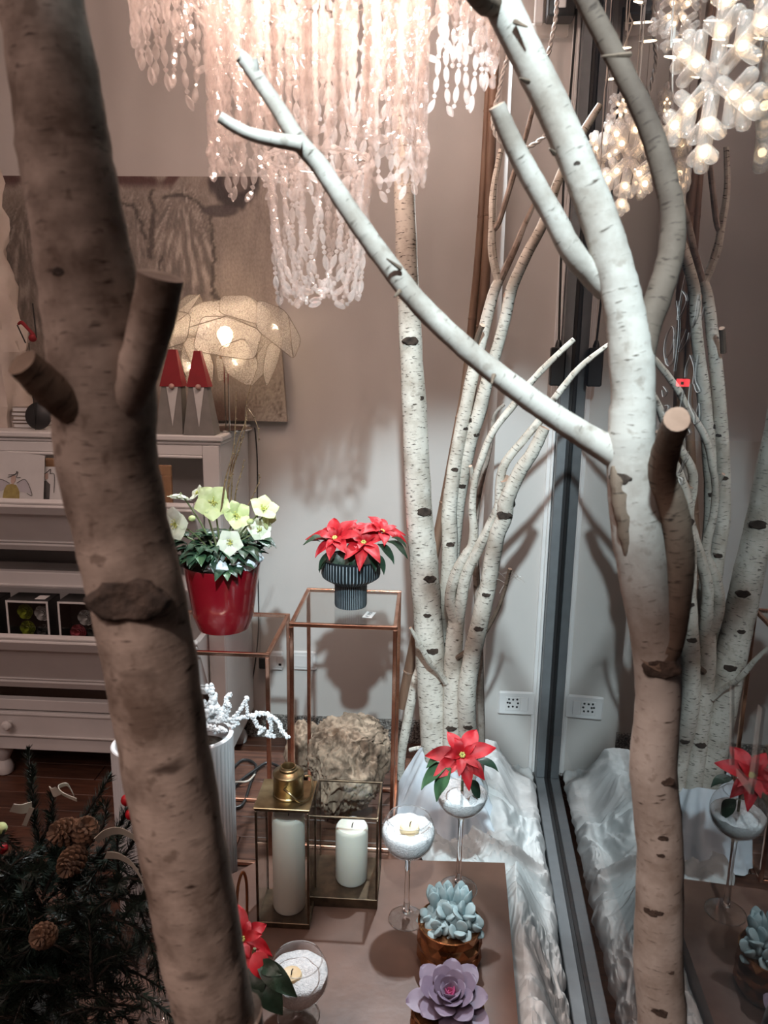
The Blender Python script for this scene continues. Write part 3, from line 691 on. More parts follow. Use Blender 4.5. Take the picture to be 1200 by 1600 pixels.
def string_light(px, leds, Y, label):
    P = [at(x, y, Y) for x, y in px]; P.insert(0, Vector((P[0].x, P[0].y, 2.848))); t = thing('string_light', P[-1], label, 'string light', 'warm string lights by the window')
    Q, W = catmull(P, [.0011]*len(P), 6); MB().tube(Q, W, 5).build('wire', M['wire'], t)
    for (x, y, dx) in leds:
        p = at(x, y, Y); q = at(x+dx, y-2, Y)
        MB().tube([p, p.lerp(q, .35), p.lerp(q, .75), q], [.0014,.0017,.0013,.0005], 8).build('led', LEDS, t)
        MB().tube([p.lerp(q, -.4), p], [.0011,.0014], 6).build('led_socket', M['wire'], t)
string_light([(950,-40),(946,60),(949,110),(944,150),(941,210),(938,262)], [(951,124,14)], 1.5, 'leftmost string light wire dangling before the window post')
string_light([(983,-40),(984,20),(988,35),(980,60),(973,80),(977,110)], [(990,36,30),(968,76,18)], 1.35, 'zigzag string light wire between the birch limbs')
string_light([(1006,-40),(1008,6),(1006,40),(1003,80),(1001,110),(998,130)], [(1004,4,-14),(1006,65,20)], 1.3, 'twisted string light wire hanging right of the dark birch limb')
string_light([(1056,-40),(1055,40),(1052,90),(1051,140),(1056,160)], [(1052,64,14),(1056,90,-18)], 1.12, 'string light wire hanging beside the largest snowflake')

# ------------------------------------------------------------------ rope, spot fitting, adapter
def rope(px, Y, rpx, label):
    P = [at(x, y, Y) for x, y in px]; P.insert(0, Vector((P[0].x, P[0].y, 2.845))); P.append(Vector((P[-1].x, P[-1].y, 2.845))); Q, W = catmull(P, [wpx(rpx, P[1])*.5]*len(P), 28); b = MB(); rr = W[0]
    T = [(Q[min(i+1,len(Q)-1)] - Q[max(i-1,0)]).normalized() for i in range(len(Q))]; Lc = [0]
    for i in range(1, len(Q)): Lc.append(Lc[-1] + (Q[i]-Q[i-1]).length)
    Nn = Vector((0,1,0)); fr_ = []
    for t in T: Nn = (Nn - t*Nn.dot(t)).normalized(); fr_.append((Nn.copy(), t.cross(Nn)))
    for k in range(2):
        pts = [Q[i] + (fr_[i][0]*math.cos(Lc[i]*170 + PI*k) + fr_[i][1]*math.sin(Lc[i]*170 + PI*k))*rr*.5 for i in range(len(Q))]
        b.tube(pts, rr*.56, 6, uv=False)
    o = b.build('rope', M['rope'], origin=P[0]); tag(o, label, 'rope')
rope([(803,-30),(797,70),(787,110),(778,150),(770,183),(775,211),(794,229),(822,231),(846,217),(858,200),(858,150),(854,105),(860,70),(868,30),(872,-30)], 2.16, 7.5, 'white twisted rope hanging in a loop behind the birch limb')
q = at(876, 8, 2.24); t = thing('spotlight', q, 'black ceiling spotlight fitting above the window post', 'spotlight')
MB().bbox(q + Vector((-.035,-.03,-.035)), Vector((q.x+.035, q.y+.03, 2.8495)), .004).build('housing', M['black'], t, smooth=False)
MB().bbox(q + Vector((-.010,-.034,-.018)), q + Vector((.010,-.0302,.20)), .002).build('rail_strip', M['white_paint'], t, smooth=False)
MB().bbox(q + Vector((-.090,.031,-.062)), q + Vector((.030,.045,-.030)), .003).build('bracket_plate', M['acrylic'], t, smooth=False)
MB().bbox(q + Vector((-.062,.031,-.0295)), q + Vector((-.038,.052,.10)), .003).build('bracket_arm', M['white_paint'], t, smooth=False)
pa = at(871, 568, 2.24); t = thing('power_adapter', pa, 'black power adapter dangling on its cord before the window post', 'adapter')
MB().bbox(pa + Vector((-.021,-.014,-.062)), pa + Vector((.021,.014,.045)), .004).build('adapter_body', M['black'], t, smooth=False)
MB().lathe([(.010,0),(.009,.008),(.005,.020)], 10, pa + Vector((0,0,.0452))).build('strain_relief', M['black'], t)
pts = [pa + Vector((0,0,.06)), at(880, 300, 2.24), at(889, 176, 2.24), at(898, 60, 2.24), at(901, 14, 2.24)]
Q, W = catmull(pts, [.0032]*5, 6); MB().tube(Q, W, 6).build('cord', M['black'], t)
# ------------------------------------------------------------------ white cabinet with tilting compartments
CXL, CXR, CYF, CYB, CZT = -1.78, -.62, 2.27, 2.632, 1.18
def cz(y, Y=CYF, x=60): return at(x, y, Y).z
cab = thing('cabinet', ((CXL+CXR)/2, 2.45, 0), 'white painted cabinet with tilted open compartments against the back wall', 'cabinet')
WP = M['white_paint']
def cpart(name, lo, hi, par=cab, c=.002, m=WP): return MB().bbox(lo, hi, c).build(name, m, par, smooth=False)
top = MB(); top.bbox((CXL-.012, CYF-.020, CZT-.018), (CXR+.012, CYB+.004, CZT), .004); top.bbox((CXL-.006, CYF-.010, CZT-.030), (CXR+.006, CYB, CZT-.0182), .003)
top.build('worktop', WP, cab, smooth=False)
cpart('side_panel', (CXR-.022, CYF+.0005, .115), (CXR, CYB, CZT-.0305)); cpart('side_panel', (CXL, CYF+.0005, .115), (CXL+.022, CYB, CZT-.0305))
cpart('back_panel', (CXL+.023, CYB-.012, .115), (CXR-.023, CYB, CZT-.031))
for x in (CXR-.052, CXL+.001): cpart('stile', (x, CYF-.012, .116), (x+.051, CYF, CZT-.031))
xl, xr = CXL+.0525, CXR-.0525
def rail(z0, z1, nm='rail'):
    b = MB(); b.bbox((xl, CYF-.010, z0), (xr, CYF+.018, z1), .002); return b.build(nm, WP, cab, smooth=False)
z_fr0 = cz(705); rail(z_fr0, CZT-.0312, 'frieze')
MB().bbox((xl, CYF-.014, z_fr0-.010), (xr, CYF+.006, z_fr0-.0004), .003).build('moulding', WP, cab, smooth=False)
b1, t1 = cz(858, CYF), cz(786, CYF-.125)
b2, t2 = cz(1072, CYF), cz(998, CYF-.125)
r2a, r2b = cz(918), cz(893)
rail(r2a, r2b); MB().bbox((xl, CYF-.014, r2a+.006), (xr, CYF-.0102, r2a+.014), .0015).build('moulding', WP, cab, smooth=False)
d_t, d_b = cz(1108), cz(1150)
rail(d_t, cz(1092)); rail(.118, d_b-.002, 'plinth_rail')
dr = cpart('drawer', (xl+.002, CYF-.014, d_b+.001), (xr-.002, CYF+.012, d_t-.006))
for z0 in (d_b+.004, d_t-.016): MB().bbox((xl+.006, CYF-.019, z0), (xr-.006, CYF-.0142, z0+.007), .0015).build('moulding', WP, dr, smooth=False)
for kx in (at(20, 1127, CYF).x, at(20,1127,CYF).x + .62):
    MB().lathe([(.006,0),(.006,.012),(.015,.018),(.017,.026),(.012,.034),(0,.037)], 18, (kx, CYF-.0145, cz(1127)), 0, Matrix.Rotation(PI/2, 4, 'X')).build('knob', WP, dr)
def flap(zb, zt, nm):
    # front board hinged at the bottom, tipped outwards
    a = Vector((0, CYF-.006, zb)); e = Vector((0, CYF-.125, zt)); d = e - a; ln = d.length
    F_ = Matrix.Identity(4); zz = d.normalized(); xx = Vector((1,0,0)); yy = zz.cross(xx)
    for i in range(3): F_[i][0] = xx[i]; F_[i][1] = yy[i]; F_[i][2] = zz[i]; F_[i][3] = a[i]
    o = MB().bbox((xl+.002, 0, 0), (xr-.002, .018, ln), .002, 0, F_).build('tilting_door', WP, cab, smooth=False)
    for z0, z1 in ((ln*.03, ln*.16), (ln*.80, ln*.97)):
        MB().bbox((xl+.002, -.010, z0), (xr-.002, -.0003, z1), .003, 0, F_).build('moulding', WP, o, smooth=False)
        MB().bbox((xl+.002, -.005, z1+.001 if z0 < ln*.5 else z0-.010), (xr-.002, -.0003, z1+.010 if z0 < ln*.5 else z0-.001), .002, 0, F_).build('moulding', WP, o, smooth=False)
    for x in (xl+.003, xr-.021):     # triangular cheeks of the bin
        P = [Vector((x, CYF-.006, zb)) + Vector((0,.019,.0)), Vector((x, CYF-.125+.022, zt-.004)), Vector((x, CYF+.20, zt-.004)), Vector((x, CYF+.20, zb))]
        vs = P + [p + Vector((.018,0,0)) for p in P]
        MB().add(vs, [(3,2,1,0),(4,5,6,7)] + [(i,(i+1)%4,4+(i+1)%4,4+i) for i in range(4)]).build('cheek', WP, o, smooth=False)
    MB().bbox((xl+.022, CYF+.016, zb), (xr-.022, CYF+.20, zb+.012), .001).build('bin_floor', WP, o, smooth=False)
    MB().bbox((xl+.004, CYF+.201, zb), (xr-.004, CYF+.212, min(zb+.36, zt+.17)), .001).build('bin_back', WP, o, smooth=False)
    return o
flap(b1, t1, 'upper'); flap(b2, t2, 'lower')
for (x, y) in ((CXR-.045, CYF+.04), (CXL+.045, CYF+.04), (CXR-.045, CYB-.05), (CXL+.045, CYB-.05), (at(6,1180,CYF+.04).x, CYF+.04)):
    MB().lathe([(.018,.0005),(.026,.004),(.030,.022),(.024,.040),(.017,.052),(.024,.066),(.032,.085),(.034,.1152)], 24, (x, y, 0)).build('turned_foot', WP, cab)

# cards and frames propped in the upper compartment
paper = pm('drawing_paper', (.72,.71,.70), (.68,.67,.66), rough=.8); mustard = pm('mustard_wash', (.42,.34,.12), (.32,.25,.09), rough=.8, scale=60)
inkg = pm('grey_ink', (.12,.115,.11), (.07,.068,.066), rough=.8); lilac = pm('lilac_wash', (.55,.53,.56), (.50,.48,.52), rough=.8); skin = pm('peach_wash', (.62,.45,.38), rough=.8)
kraft = pm('brown_kraft_frame', (.33,.19,.10), (.27,.15,.08), rough=.7, scale=40)
def flatsheet(name, pxs, Y, m, par, push=0.0, thick=.0012):
    # a polygon given by photograph corners lying in the plane at depth Y
    P = [at(x, y, Y) + Vector((0, -push, 0)) for x, y in pxs]; n = len(P)
    vs = P + [p + Vector((0, thick, 0)) for p in P]
    b = MB().add(vs, [tuple(range(n))[::-1], tuple(range(n, 2*n))] + [(i,(i+1)%n,n+(i+1)%n,n+i) for i in range(n)])
    return b.build(name, m, par, smooth=False)
YC = 2.20
def line(name, pxs, Y, m, par, rr=.0009):
    P = [at(x, y, Y) for x, y in pxs]; Q, W = catmull(P, [rr]*len(P), 4); return MB().tube(Q, W, 4).build(name, m, par)
t = thing('drawing_card', at(30, 782, YC), 'white card with a drawn figure in a round mustard dress', 'card', 'drawings propped in the cabinet')
flatsheet('paper_sheet', [(-40,700),(70,712),(67,800),(-42,792)], YC, paper, t)
flatsheet('dress', [(6,766),(10,758),(18,756),(25,758),(30,767),(30,780),(4,778)], YC-.0015, mustard, t)
flatsheet('wing', [(26,755),(38,749),(45,756),(48,771),(40,769),(30,768)], YC-.0015, lilac, t); flatsheet('wing', [(15,755),(2,749),(-6,756),(-8,770),(4,766)], YC-.0015, lilac, t)
flatsheet('head', [(17,747),(20,742),(25,744),(24,752),(20,757),(17,754)], YC-.0015, skin, t)
for pts in ([(26,755),(38,749),(45,758),(50,774),(42,771)], [(15,755),(2,749),(-4,752)], [(12,746),(22,742),(28,737),(26,746),(32,746)], [(13,742),(24,741),(26,736)]): line('ink_line', pts, YC-.002, inkg, t)
t = thing('drawing_card', at(84, 784, YC+.012), 'small white card with a thin figure in a grey dress', 'card', 'drawings propped in the cabinet')
flatsheet('paper_sheet', [(66,729),(112,730),(112,798),(64,797)], YC+.012, paper, t)
flatsheet('dress', [(68,752),(72,751),(78,757),(77,780),(67,780)], YC+.0105, inkg, t)
flatsheet('head', [(69,740),(75,739),(75,748),(71,750)], YC+.0105, skin, t)
for pts in ([(68,742),(74,737),(79,733),(78,740)], [(78,740),(85,742),(84,770)]): line('ink_line', pts, YC+.010, inkg, t)
def pframe(px0, Y, label):
    (x0, y0, x1, y1) = px0; t = thing('picture_frame', at((x0+x1)/2, y1, Y), label, 'picture frame', 'drawings propped in the cabinet')
    a, b_ = at(x0, y0, Y), at(x1, y1, Y); wd = .030
    for lo, hi in (((a.x, b_.z), (b_.x, b_.z+wd)), ((a.x, a.z-wd), (b_.x, a.z)), ((a.x, b_.z+wd), (a.x+wd, a.z-wd)), ((b_.x-wd, b_.z+wd), (b_.x, a.z-wd))):
        MB().bbox((lo[0], Y, lo[1]), (hi[0], Y+.012, hi[1]), .0015).build('frame_bar', kraft, t, smooth=False)
    MB().bbox((a.x+wd+.0003, Y+.004, b_.z+wd+.0003), (b_.x-wd-.0003, Y+.008, a.z-wd-.0003), .0005).build('mount', paper, t, smooth=False)
pframe((70, 716, 135, 800), YC+.03, 'brown framed picture behind the small drawing card')
pframe((200, 726, 270, 806), YC+.02, 'brown framed picture at the right end of the upper compartment')

# black gift boxes of soap roses in the lower compartment
lime = pm('lime_soap', (.36,.42,.03), (.25,.31,.02), rough=.6); pinkr = pm('pink_soap', (.60,.13,.17), (.48,.09,.12), rough=.6); whiter = pm('white_soap', (.66,.65,.64), rough=.6)
def rose(c, r, m, par, edge=None):
    b = MB(); rn = random.Random(int(c[0]*9999))
    for k, (rr, z, n) in enumerate(((1.0,0,6),(.78,.12,5),(.56,.22,4),(.34,.30,3))):
        for i in range(n):
            a = 2*PI*i/n + k*.6; w_ = 2*PI/n*.72; pts = []
            for u in range(7):
                an = a - w_ + 2*w_*u/6; e = 1 - (abs(u-3)/3)**3*.25
                for (q, zz) in ((.35, -.35), (.9, -.05), (1.0*e, .22*e)):
                    pts.append(Vector((rr*q*r*math.cos(an), -(z+zz)*r - .2*r, rr*q*r*math.sin(an))) + Vector(c))
            b.add(pts, [(u*3+v, u*3+v+1, (u+1)*3+v+1, (u+1)*3+v) for u in range(6) for v in range(2)])
    return b.build('soap_rose', m, par, angle=70)
def rosebox(x0, y0, x1, y1, Y, roses, label, rotz=0.0):
    a, b_ = at(x0, y0, Y), at(x1, y1, Y); t = thing('gift_box', ((a.x+b_.x)/2, Y+.04, b_.z), label, 'gift box', 'boxes of soap roses')
    X0, X1, Z0, Z1 = a.x, b_.x, b_.z-.012, a.z; e = .006
    bb = MB(); bb.bbox((X0, Y+.078, Z0), (X1, Y+.081, Z1), .0005); bb.bbox((X0, Y+.002, Z0), (X0+.002, Y+.078, Z1), .0005); bb.bbox((X1-.002, Y+.002, Z0), (X1, Y+.078, Z1), .0005)
    bb.bbox((X0, Y+.002, Z1-.002), (X1, Y+.078, Z1), .0005); bb.bbox((X0, Y+.002, Z0), (X1, Y+.078, Z0+.002), .0005); bb.build('carton', M['black'], t, smooth=False)
    for lo, hi in (((X0, Z0), (X0+e, Z1)), ((X1-e, Z0), (X1, Z1)), ((X0+e, Z1-e), (X1-e, Z1)), ((X0+e, Z0), (X1-e, Z0+e))):
        MB().box((lo[0], Y, lo[1]), (hi[0], Y+.0018, hi[1])).build('white_border', paper, t, smooth=False)
    MB().box((X0+e+.0004, Y+.0004, Z0+e+.0004), (X1-e-.0004, Y+.0012, Z1-e-.0004)).build('film_window', M['glass_sheet'], t, smooth=False)
    MB().box((X0+(X1-X0)*.62, Y+.02, Z1+.0002), (X0+(X1-X0)*.86, Y+.055, Z1+.0010)).build('sticker', paper, t, smooth=False)
    for (u, v, m) in roses:
        rose((X0 + (X1-X0)*u, Y+.048, Z0 + (Z1-Z0)*v), (X1-X0)*.19, m, t)
YB = 2.19
rosebox(8, 938, 80, 1012, YB, ((.29,.70,lime),(.70,.68,whiter),(.32,.36,lime),(.72,.30,inkg)), 'black gift box with lime green and white soap roses')
rosebox(89, 940, 163, 1016, YB, ((.30,.32,pinkr),(.70,.32,inkg),(.5,.62,whiter)), 'black gift box with a pink soap rose beside the lime one')
rosebox(-72, 936, 1, 1008, YB+.01, ((.80,.66,whiter),(.8,.3,inkg),(.3,.5,whiter)), 'black gift box cut off by the left picture edge')

# ------------------------------------------------------------------ on the cabinet: painting, lamp, gnomes and bits
def paint_col(x, y):
    v3 = Vector((x*.02, y*.006, 0)); n = noise.noise(v3*3) ; n2 = noise.noise(Vector((x*.12, y*.018, 3))); n3 = noise.noise(Vector((x*.3, y*.25, 7)))
    c = np.array([.330,.280,.245]) * (1 + .16*n + .10*n2 + .12*n3)
    def blend(col, k):
        nonlocal c; k = max(0., min(1., k)); c = c*(1-k) + np.array(col)*k
    sm = lambda e0, e1, t: max(0., min(1., (t-e0)/(e1-e0)))**2 * (3 - 2*max(0., min(1., (t-e0)/(e1-e0))))
    # feathered wings: streaks fanning down from each shoulder
    for (cx, cy, rx, ry, k0) in ((285,385,52,95,1.0),(205,375,30,75,.8),(120,380,55,95,.9),(30,430,60,110,.9)):
        d = ((x-cx)/rx)**2 + ((y-cy)/ry)**2
        if d < 1.5:
            an = math.atan2(y-(cy-ry*1.1), x-cx); rr = math.hypot(x-cx, y-(cy-ry*1.1)); st = noise.noise(Vector((an*16, rr*.025, cx))) + .6*noise.noise(Vector((an*42, rr*.05, cx+4)))
            blend((.175,.15,.135), (1-sm(.55,1.4,d))*(.55 + 1.1*st)*k0); blend((.46,.40,.36), (1-sm(.5,1.2,d))*max(0, -st-.10)*2.0*k0)
    # dark rounded hair mass
    d = ((x-366)/40)**2 + ((y-282)/46)**2 + .25*n2; blend((.060,.050,.050), (1-sm(.75,1.15,d))*1.0); blend((.19,.155,.14), (1-sm(.2,.55,((x-372)/34)**2+((y-283)/30)**2))*.7)
    d = ((x-345)/30)**2 + ((y-328)/10)**2; blend((.085,.07,.07), (1-sm(.6,1.2,d))*.9)
    if y < 300: blend((.085,.035,.032), sm(.05,.45,noise.noise(Vector((x*.045, y*.03, 9))) + .2)*sm(302,284,y)*(.95 if x < 300 else .25))
    x0_, y0_ = x, y; x = x + 7*noise.noise(Vector((x*.01, y*.045, 11))) + 3*noise.noise(Vector((x*.03, y*.15, 13)))
    def stroke(p, q, wd, col, k):
        t = max(0, min(1, ((x-p[0])*(q[0]-p[0]) + (y-p[1])*(q[1]-p[1])) / ((q[0]-p[0])**2 + (q[1]-p[1])**2))); dd = math.hypot(x-p[0]-(q[0]-p[0])*t, y-p[1]-(q[1]-p[1])*t)
        blend(col, (1-sm(wd*.4, wd*1.3, dd + 2*n3))*k)
    for p, q, wd in (((238,300),(236,345),4),((236,345),(232,400),5),((333,335),(330,390),3),((330,390),(329,455),3),((258,309),(280,304),3),((280,304),(300,309),3),((300,309),(318,326),3),((188,318),(206,322),3),((206,322),(218,345),3),((218,345),(225,370),3),((330,455),(350,478),6),((250,400),(236,440),3),((270,440),(260,480),3),((70,300),(64,420),4),((150,310),(154,440),4)):
        stroke(p, q, wd, (.07,.058,.052), .85)
    # brown ground and dry grasses low in the picture
    if y > 600: blend((.11,.06,.045), sm(600,650,y + 18*n)*sm(412,380,x + .4*(y-640))*.9)
    if y > 560 and x > 380: blend((.60,.52,.44), .45*sm(560,640,y)*(.5+n3)); 
    for q in ((428,600),(440,612),(412,618),(436,596)): stroke((432,655), q, 2, (.16,.13,.11), .8*sm(0,.4,n3+.3))
    if x > 421 + (y-277)*.045: c = c*1.12
    return c
pnx, pny = 150, 130; pv = []; pc = []
PXL, PZ0, PZ1 = -1.42, 1.192, 1.975
for j in range(pny+1):
    z = PZ0 + (PZ1-PZ0)*j/pny; xr_ = -.478 - .052*(z-PZ0)/(PZ1-PZ0); Yp = 2.602 + .010*(z-PZ0)/(PZ1-PZ0)
    for i in range(pnx+1):
        X = PXL + (xr_-PXL)*i/pnx; pv.append((X, Yp, z)); pc.append((180 + (X+1.036)*475, 277 + (1.975-z)*491))
cols = [paint_col(x, y) for x, y in pc]
b = MB(); b.add(pv, [(j*(pnx+1)+i, j*(pnx+1)+i+1, (j+1)*(pnx+1)+i+1, (j+1)*(pnx+1)+i) for j in range(pny) for i in range(pnx)])
m, nt, out = newmat('painted_canvas'); bs = N(nt, 'BsdfPrincipled', Roughness=.6); L(nt, bs.outputs[0], out.inputs[0]); at_ = N(nt, 'VertexColor', layer_name='paint')
nz = N(nt, 'TexNoise', Scale=160, Detail=4); L(nt, coords(nt, 'Object', (1,1,.6)), nz.inputs['Vector']); rp = ramp(nt, nz.outputs[0], [(.3, .86), (.7, 1.12)])
mu = N(nt, 'MixRGB', blend_type='MULTIPLY'); mu.inputs[0].default_value = 1; L(nt, at_.outputs[0], mu.inputs[1]); L(nt, rp.outputs[0], mu.inputs[2]); L(nt, mu.outputs[0], bs.inputs['Base Color'])
bp = N(nt, 'Bump', Strength=.4, Distance=.003); L(nt, nz.outputs[0], bp.inputs['Height']); L(nt, bp.outputs[0], bs.inputs['Normal'])
t = thing('painting', (-.95, 2.62, PZ0), 'large unframed grey brown canvas of winged figures behind the lamp', 'painting')
pf = b.build('painted_surface', m, t, smooth=False)
ca = pf.data.color_attributes.new('paint', 'FLOAT_COLOR', 'POINT'); ca.data.foreach_set('color', np.array([(*c, 1) for c in cols], dtype=np.float32).ravel())
e0, e1 = Vector((-.478, 2.602, PZ0)), Vector((-.530, 2.612, PZ1)); sd = MB()
P = [Vector((PXL, 2.6028, PZ0)), e0 + Vector((0,.0008,0)), e1 + Vector((0,.0008,0)), Vector((PXL, 2.6128, PZ1))]
Q = [p + Vector((0,.024,0)) for p in P]
sd.add(P+Q, [(3,2,1,0)[::-1],(4,5,6,7)[::-1]] + [(i,(i+1)%4,4+(i+1)%4,4+i) for i in range(4)]); sd.build('canvas_edge', pm('raw_canvas', (.40,.34,.29), rough=.9), t, smooth=False)

# lamp of overlapping clear sheets
LX, LY, LZ = at(352, 530, 2.42).x, 2.42, at(352, 530, 2.42).z
lp = thing('table_lamp', (LX, LY, CZT), 'lit table lamp with a shade of overlapping clear plastic sheets', 'lamp')
MB().lathe([(.075,.0005),(.078,.003),(.078,.006),(.0,.008)], 32, (LX, LY, CZT)).build('base_plate', M['chrome'], lp)
for dx in (-.006, .006): MB().tube([(LX+dx, LY, CZT+.007), (LX+dx, LY, LZ-.062)], .0025, 6).build('rod', M['chrome'], lp)
MB().lathe([(.012,-.062),(.020,-.058),(.020,-.028),(.016,-.022),(.0,-.022)], 16, (LX, LY, LZ)).build('bulb_socket', pm('ivory_socket', (.75,.62,.45), rough=.4), lp)
MB().lathe([(.009,-.0215),(.014,-.012),(.024,.008),(.024,.022),(.014,.036),(0,.041)], 20, (LX, LY, LZ)).build('bulb', emit('lamp_bulb', (1,.74,.48), 9), lp)
lo = lamp('lamp_bulb_light', 'POINT', (LX, LY, LZ+.01), 18.0, (1,.74,.52), None, .025); lo.parent = lp; lo.location = Vector((0, 0, LZ+.01-CZT))
SH = thin('clear_plastic_sheet', (1,.985,.96), 1.5, rough=.10, haze=.36, hazec=(.98,.94,.88), speck=300, boost=.05)
SEDGE = pm('sheet_edge', (.26,.22,.18), rough=.4)
rl = random.Random(11)
def sheet(poly, bend, F_):
    # polygon in local XY, bowed along local Z; soft corners
    pts = []
    n = len(poly)
    for i in range(n):
        p0, p1, p2 = Vector(poly[i-1]), Vector(poly[i]), Vector(poly[(i+1)%n])
        for t in (0, .33, .66, 1): 
            a, c_ = p1.lerp(p0, .22), p1.lerp(p2, .22); pts.append(a.lerp(p1, t).lerp(p1.lerp(c_, t), t))
    zf = lambda p: bend*(1 - (p.x**2)/(.10**2))
    k = len(pts); vs = []
    for s_ in (1, .66, .33):
        for p in pts: q = p*s_; vs.append(F_ @ Vector((q.x, q.y, zf(q))))
    vs.append(F_ @ Vector((0, 0, zf(Vector((0,0))))))
    fs = [(r*k+i, r*k+(i+1)%k, (r+1)*k+(i+1)%k, (r+1)*k+i) for r in range(2) for i in range(k)] + [(2*k+i, 2*k+(i+1)%k, 3*k) for i in range(k)]
    o = MB().add(vs, fs).build('shade_sheet', SH, lp, angle=80)
    MB().tube(vs[:k] + [vs[0]], .0011, 4).build('sheet_edge', SEDGE, o)
for ring, (nn, zc, tiltz, sx, sy, rad) in enumerate(((7, .070, .85, .085, .070, .120), (7, .015, .15, .100, .070, .175), (7, -.055, -.40, .075, .085, .130))):
    for i in range(nn):
        a = 2*PI*i/nn + ring*.35 + rl.uniform(-.12,.12); ez = math.sin(tiltz); er = math.cos(tiltz)
        nrm = Vector((math.cos(a)*er, math.sin(a)*er, ez)); c = Vector((LX + rad*1.12*math.cos(a), LY + rad*.50*math.sin(a), LZ + zc + rl.uniform(-.012,.012)))
        F_ = frame(c, nrm, (-math.sin(a), math.cos(a), 0)) @ Matrix.Rotation(rl.uniform(-.5,.5), 4, 'Z')
        jx = lambda: 1 + rl.uniform(-.18,.18)
        if ring == 2: poly = [(-sx*.55*jx(), sy*.8), (sx*.55*jx(), sy*.8), (sx*.62*jx(), -sy*.3), (0, -sy*1.15*jx()), (-sx*.62*jx(), -sy*.3)]
        else: poly = [(-sx*jx()*.85, -sy*.7*jx()), (sx*.85*jx(), -sy*.8*jx()), (sx*jx(), sy*.55*jx()), (0, sy*1.0*jx()), (-sx*jx(), sy*.6*jx())]
        sheet(poly, .012, F_)

grey_felt = pm('grey_wood', (.22,.205,.19), (.19,.178,.165), rough=.85, scale=30); red_felt = pm('red_paint', (.24,.008,.013), (.20,.006,.010), rough=.7)
pinkn = pm('pink_wood_bead', (.55,.33,.28), rough=.6); white_felt = pm('white_panel', (.62,.60,.58), rough=.7)
def gnome(base, top, hatl, label, Y):
    # base: (x0, x1, y) feet, hatl: (x0, x1, y) brim, top: (x0, x1, y) tip of the hat
    B0, B1 = at(base[0], base[2], Y), at(base[1], base[2], Y); H0, H1 = at(hatl[0], hatl[2], Y), at(hatl[1], hatl[2], Y); T0, T1 = at(top[0], top[2], Y), at(top[1], top[2], Y)
    zs = CZT + .0005; t = thing('gnome_figure', ((B0.x+B1.x)/2, Y, zs), label, 'figurine', 'pair of wooden gnomes on the cabinet')
    def frus(x0, x1, z0, x2, x3, z1, d0, d1, nm, m):
        vs = [(x0,Y-d0,z0),(x1,Y-d0,z0),(x1,Y+d0,z0),(x0,Y+d0,z0),(x2,Y-d1,z1),(x3,Y-d1,z1),(x3,Y+d1,z1),(x2,Y+d1,z1)]
        return MB().add(vs, [(0,3,2,1),(4,5,6,7),(0,1,5,4),(1,2,6,5),(2,3,7,6),(3,0,4,7)]).build(nm, m, t, smooth=False)
    frus(B0.x, B1.x, zs, H0.x+.002, H1.x-.002, H0.z, .034, .022, 'body', grey_felt)
    frus(H0.x-.003, H1.x+.003, H0.z+.0003, T0.x, T1.x, T0.z, .026, .008, 'hat', red_felt)
    cx = (H0.x+H1.x)/2 + .004; zb = zs + (H0.z-zs)*.18; bw = (H1.x-H0.x)*.28
    tt = (H0.z - zb)/(H0.z-zs); yb = Y - (.022 + .012*tt) - .001; yt = Y - .0235
    vs = [(cx-bw, yt, H0.z-.001), (cx+bw, yt, H0.z-.001), (cx, yb, zb)]; vs += [(x, y+.0008-.003, z) for x, y, z in vs]
    MB().add(vs, [(0,1,2),(5,4,3),(0,3,4,1),(1,4,5,2),(2,5,3,0)]).build('beard', white_felt, t, smooth=False)
    MB().sphere((cx+.001, Y-.032, H0.z+.001), .0085, 14, 10).build('nose', pinkn, t)
gnome((248,291,678), (264,276,546), (255,287,603), 'gnome figure with a wider red hat on the left', 2.300)
gnome((292,340,680), (304,314,548), (297,327,604), 'gnome figure with a narrower red hat nearer the lamp', 2.288)

# things at the far end of the cabinet top
b = MB(); cc = at(-12, 668, 2.36); nn = 28
for k in range(25):
    t_ = k/24; z = CZT + .0005 + t_*.80
    for i in range(nn):
        a = 2*PI*i/nn; p = Vector((math.cos(a), math.sin(a), t_*3.2)); rr = (.105 - .045*t_)*(1 + .24*noise.noise(p*2.2) + .20*noise.noise(p*5) + .10*math.sin(t_*34 + 2*math.sin(a*2)))
        b.v.append((cc.x + rr*math.cos(a), 2.40 + rr*.8*math.sin(a), z))
b.f = [(k*nn+i, k*nn+(i+1)%nn, (k+1)*nn+(i+1)%nn, (k+1)*nn+i) for k in range(24) for i in range(nn)] + [tuple(range(nn))[::-1], tuple(24*nn+i for i in range(nn))]; b.m = [0]*len(b.f)
tag(b.build('paper_sculpture', pm('crumpled_paper', (.60,.52,.46), (.50,.42,.37), rough=.9, scale=12), origin=(cc.x, 2.40, CZT)), 'tall pale crumpled sculpture at the left end of the cabinet', 'sculpture')
kb = at(38, 662, 2.37)
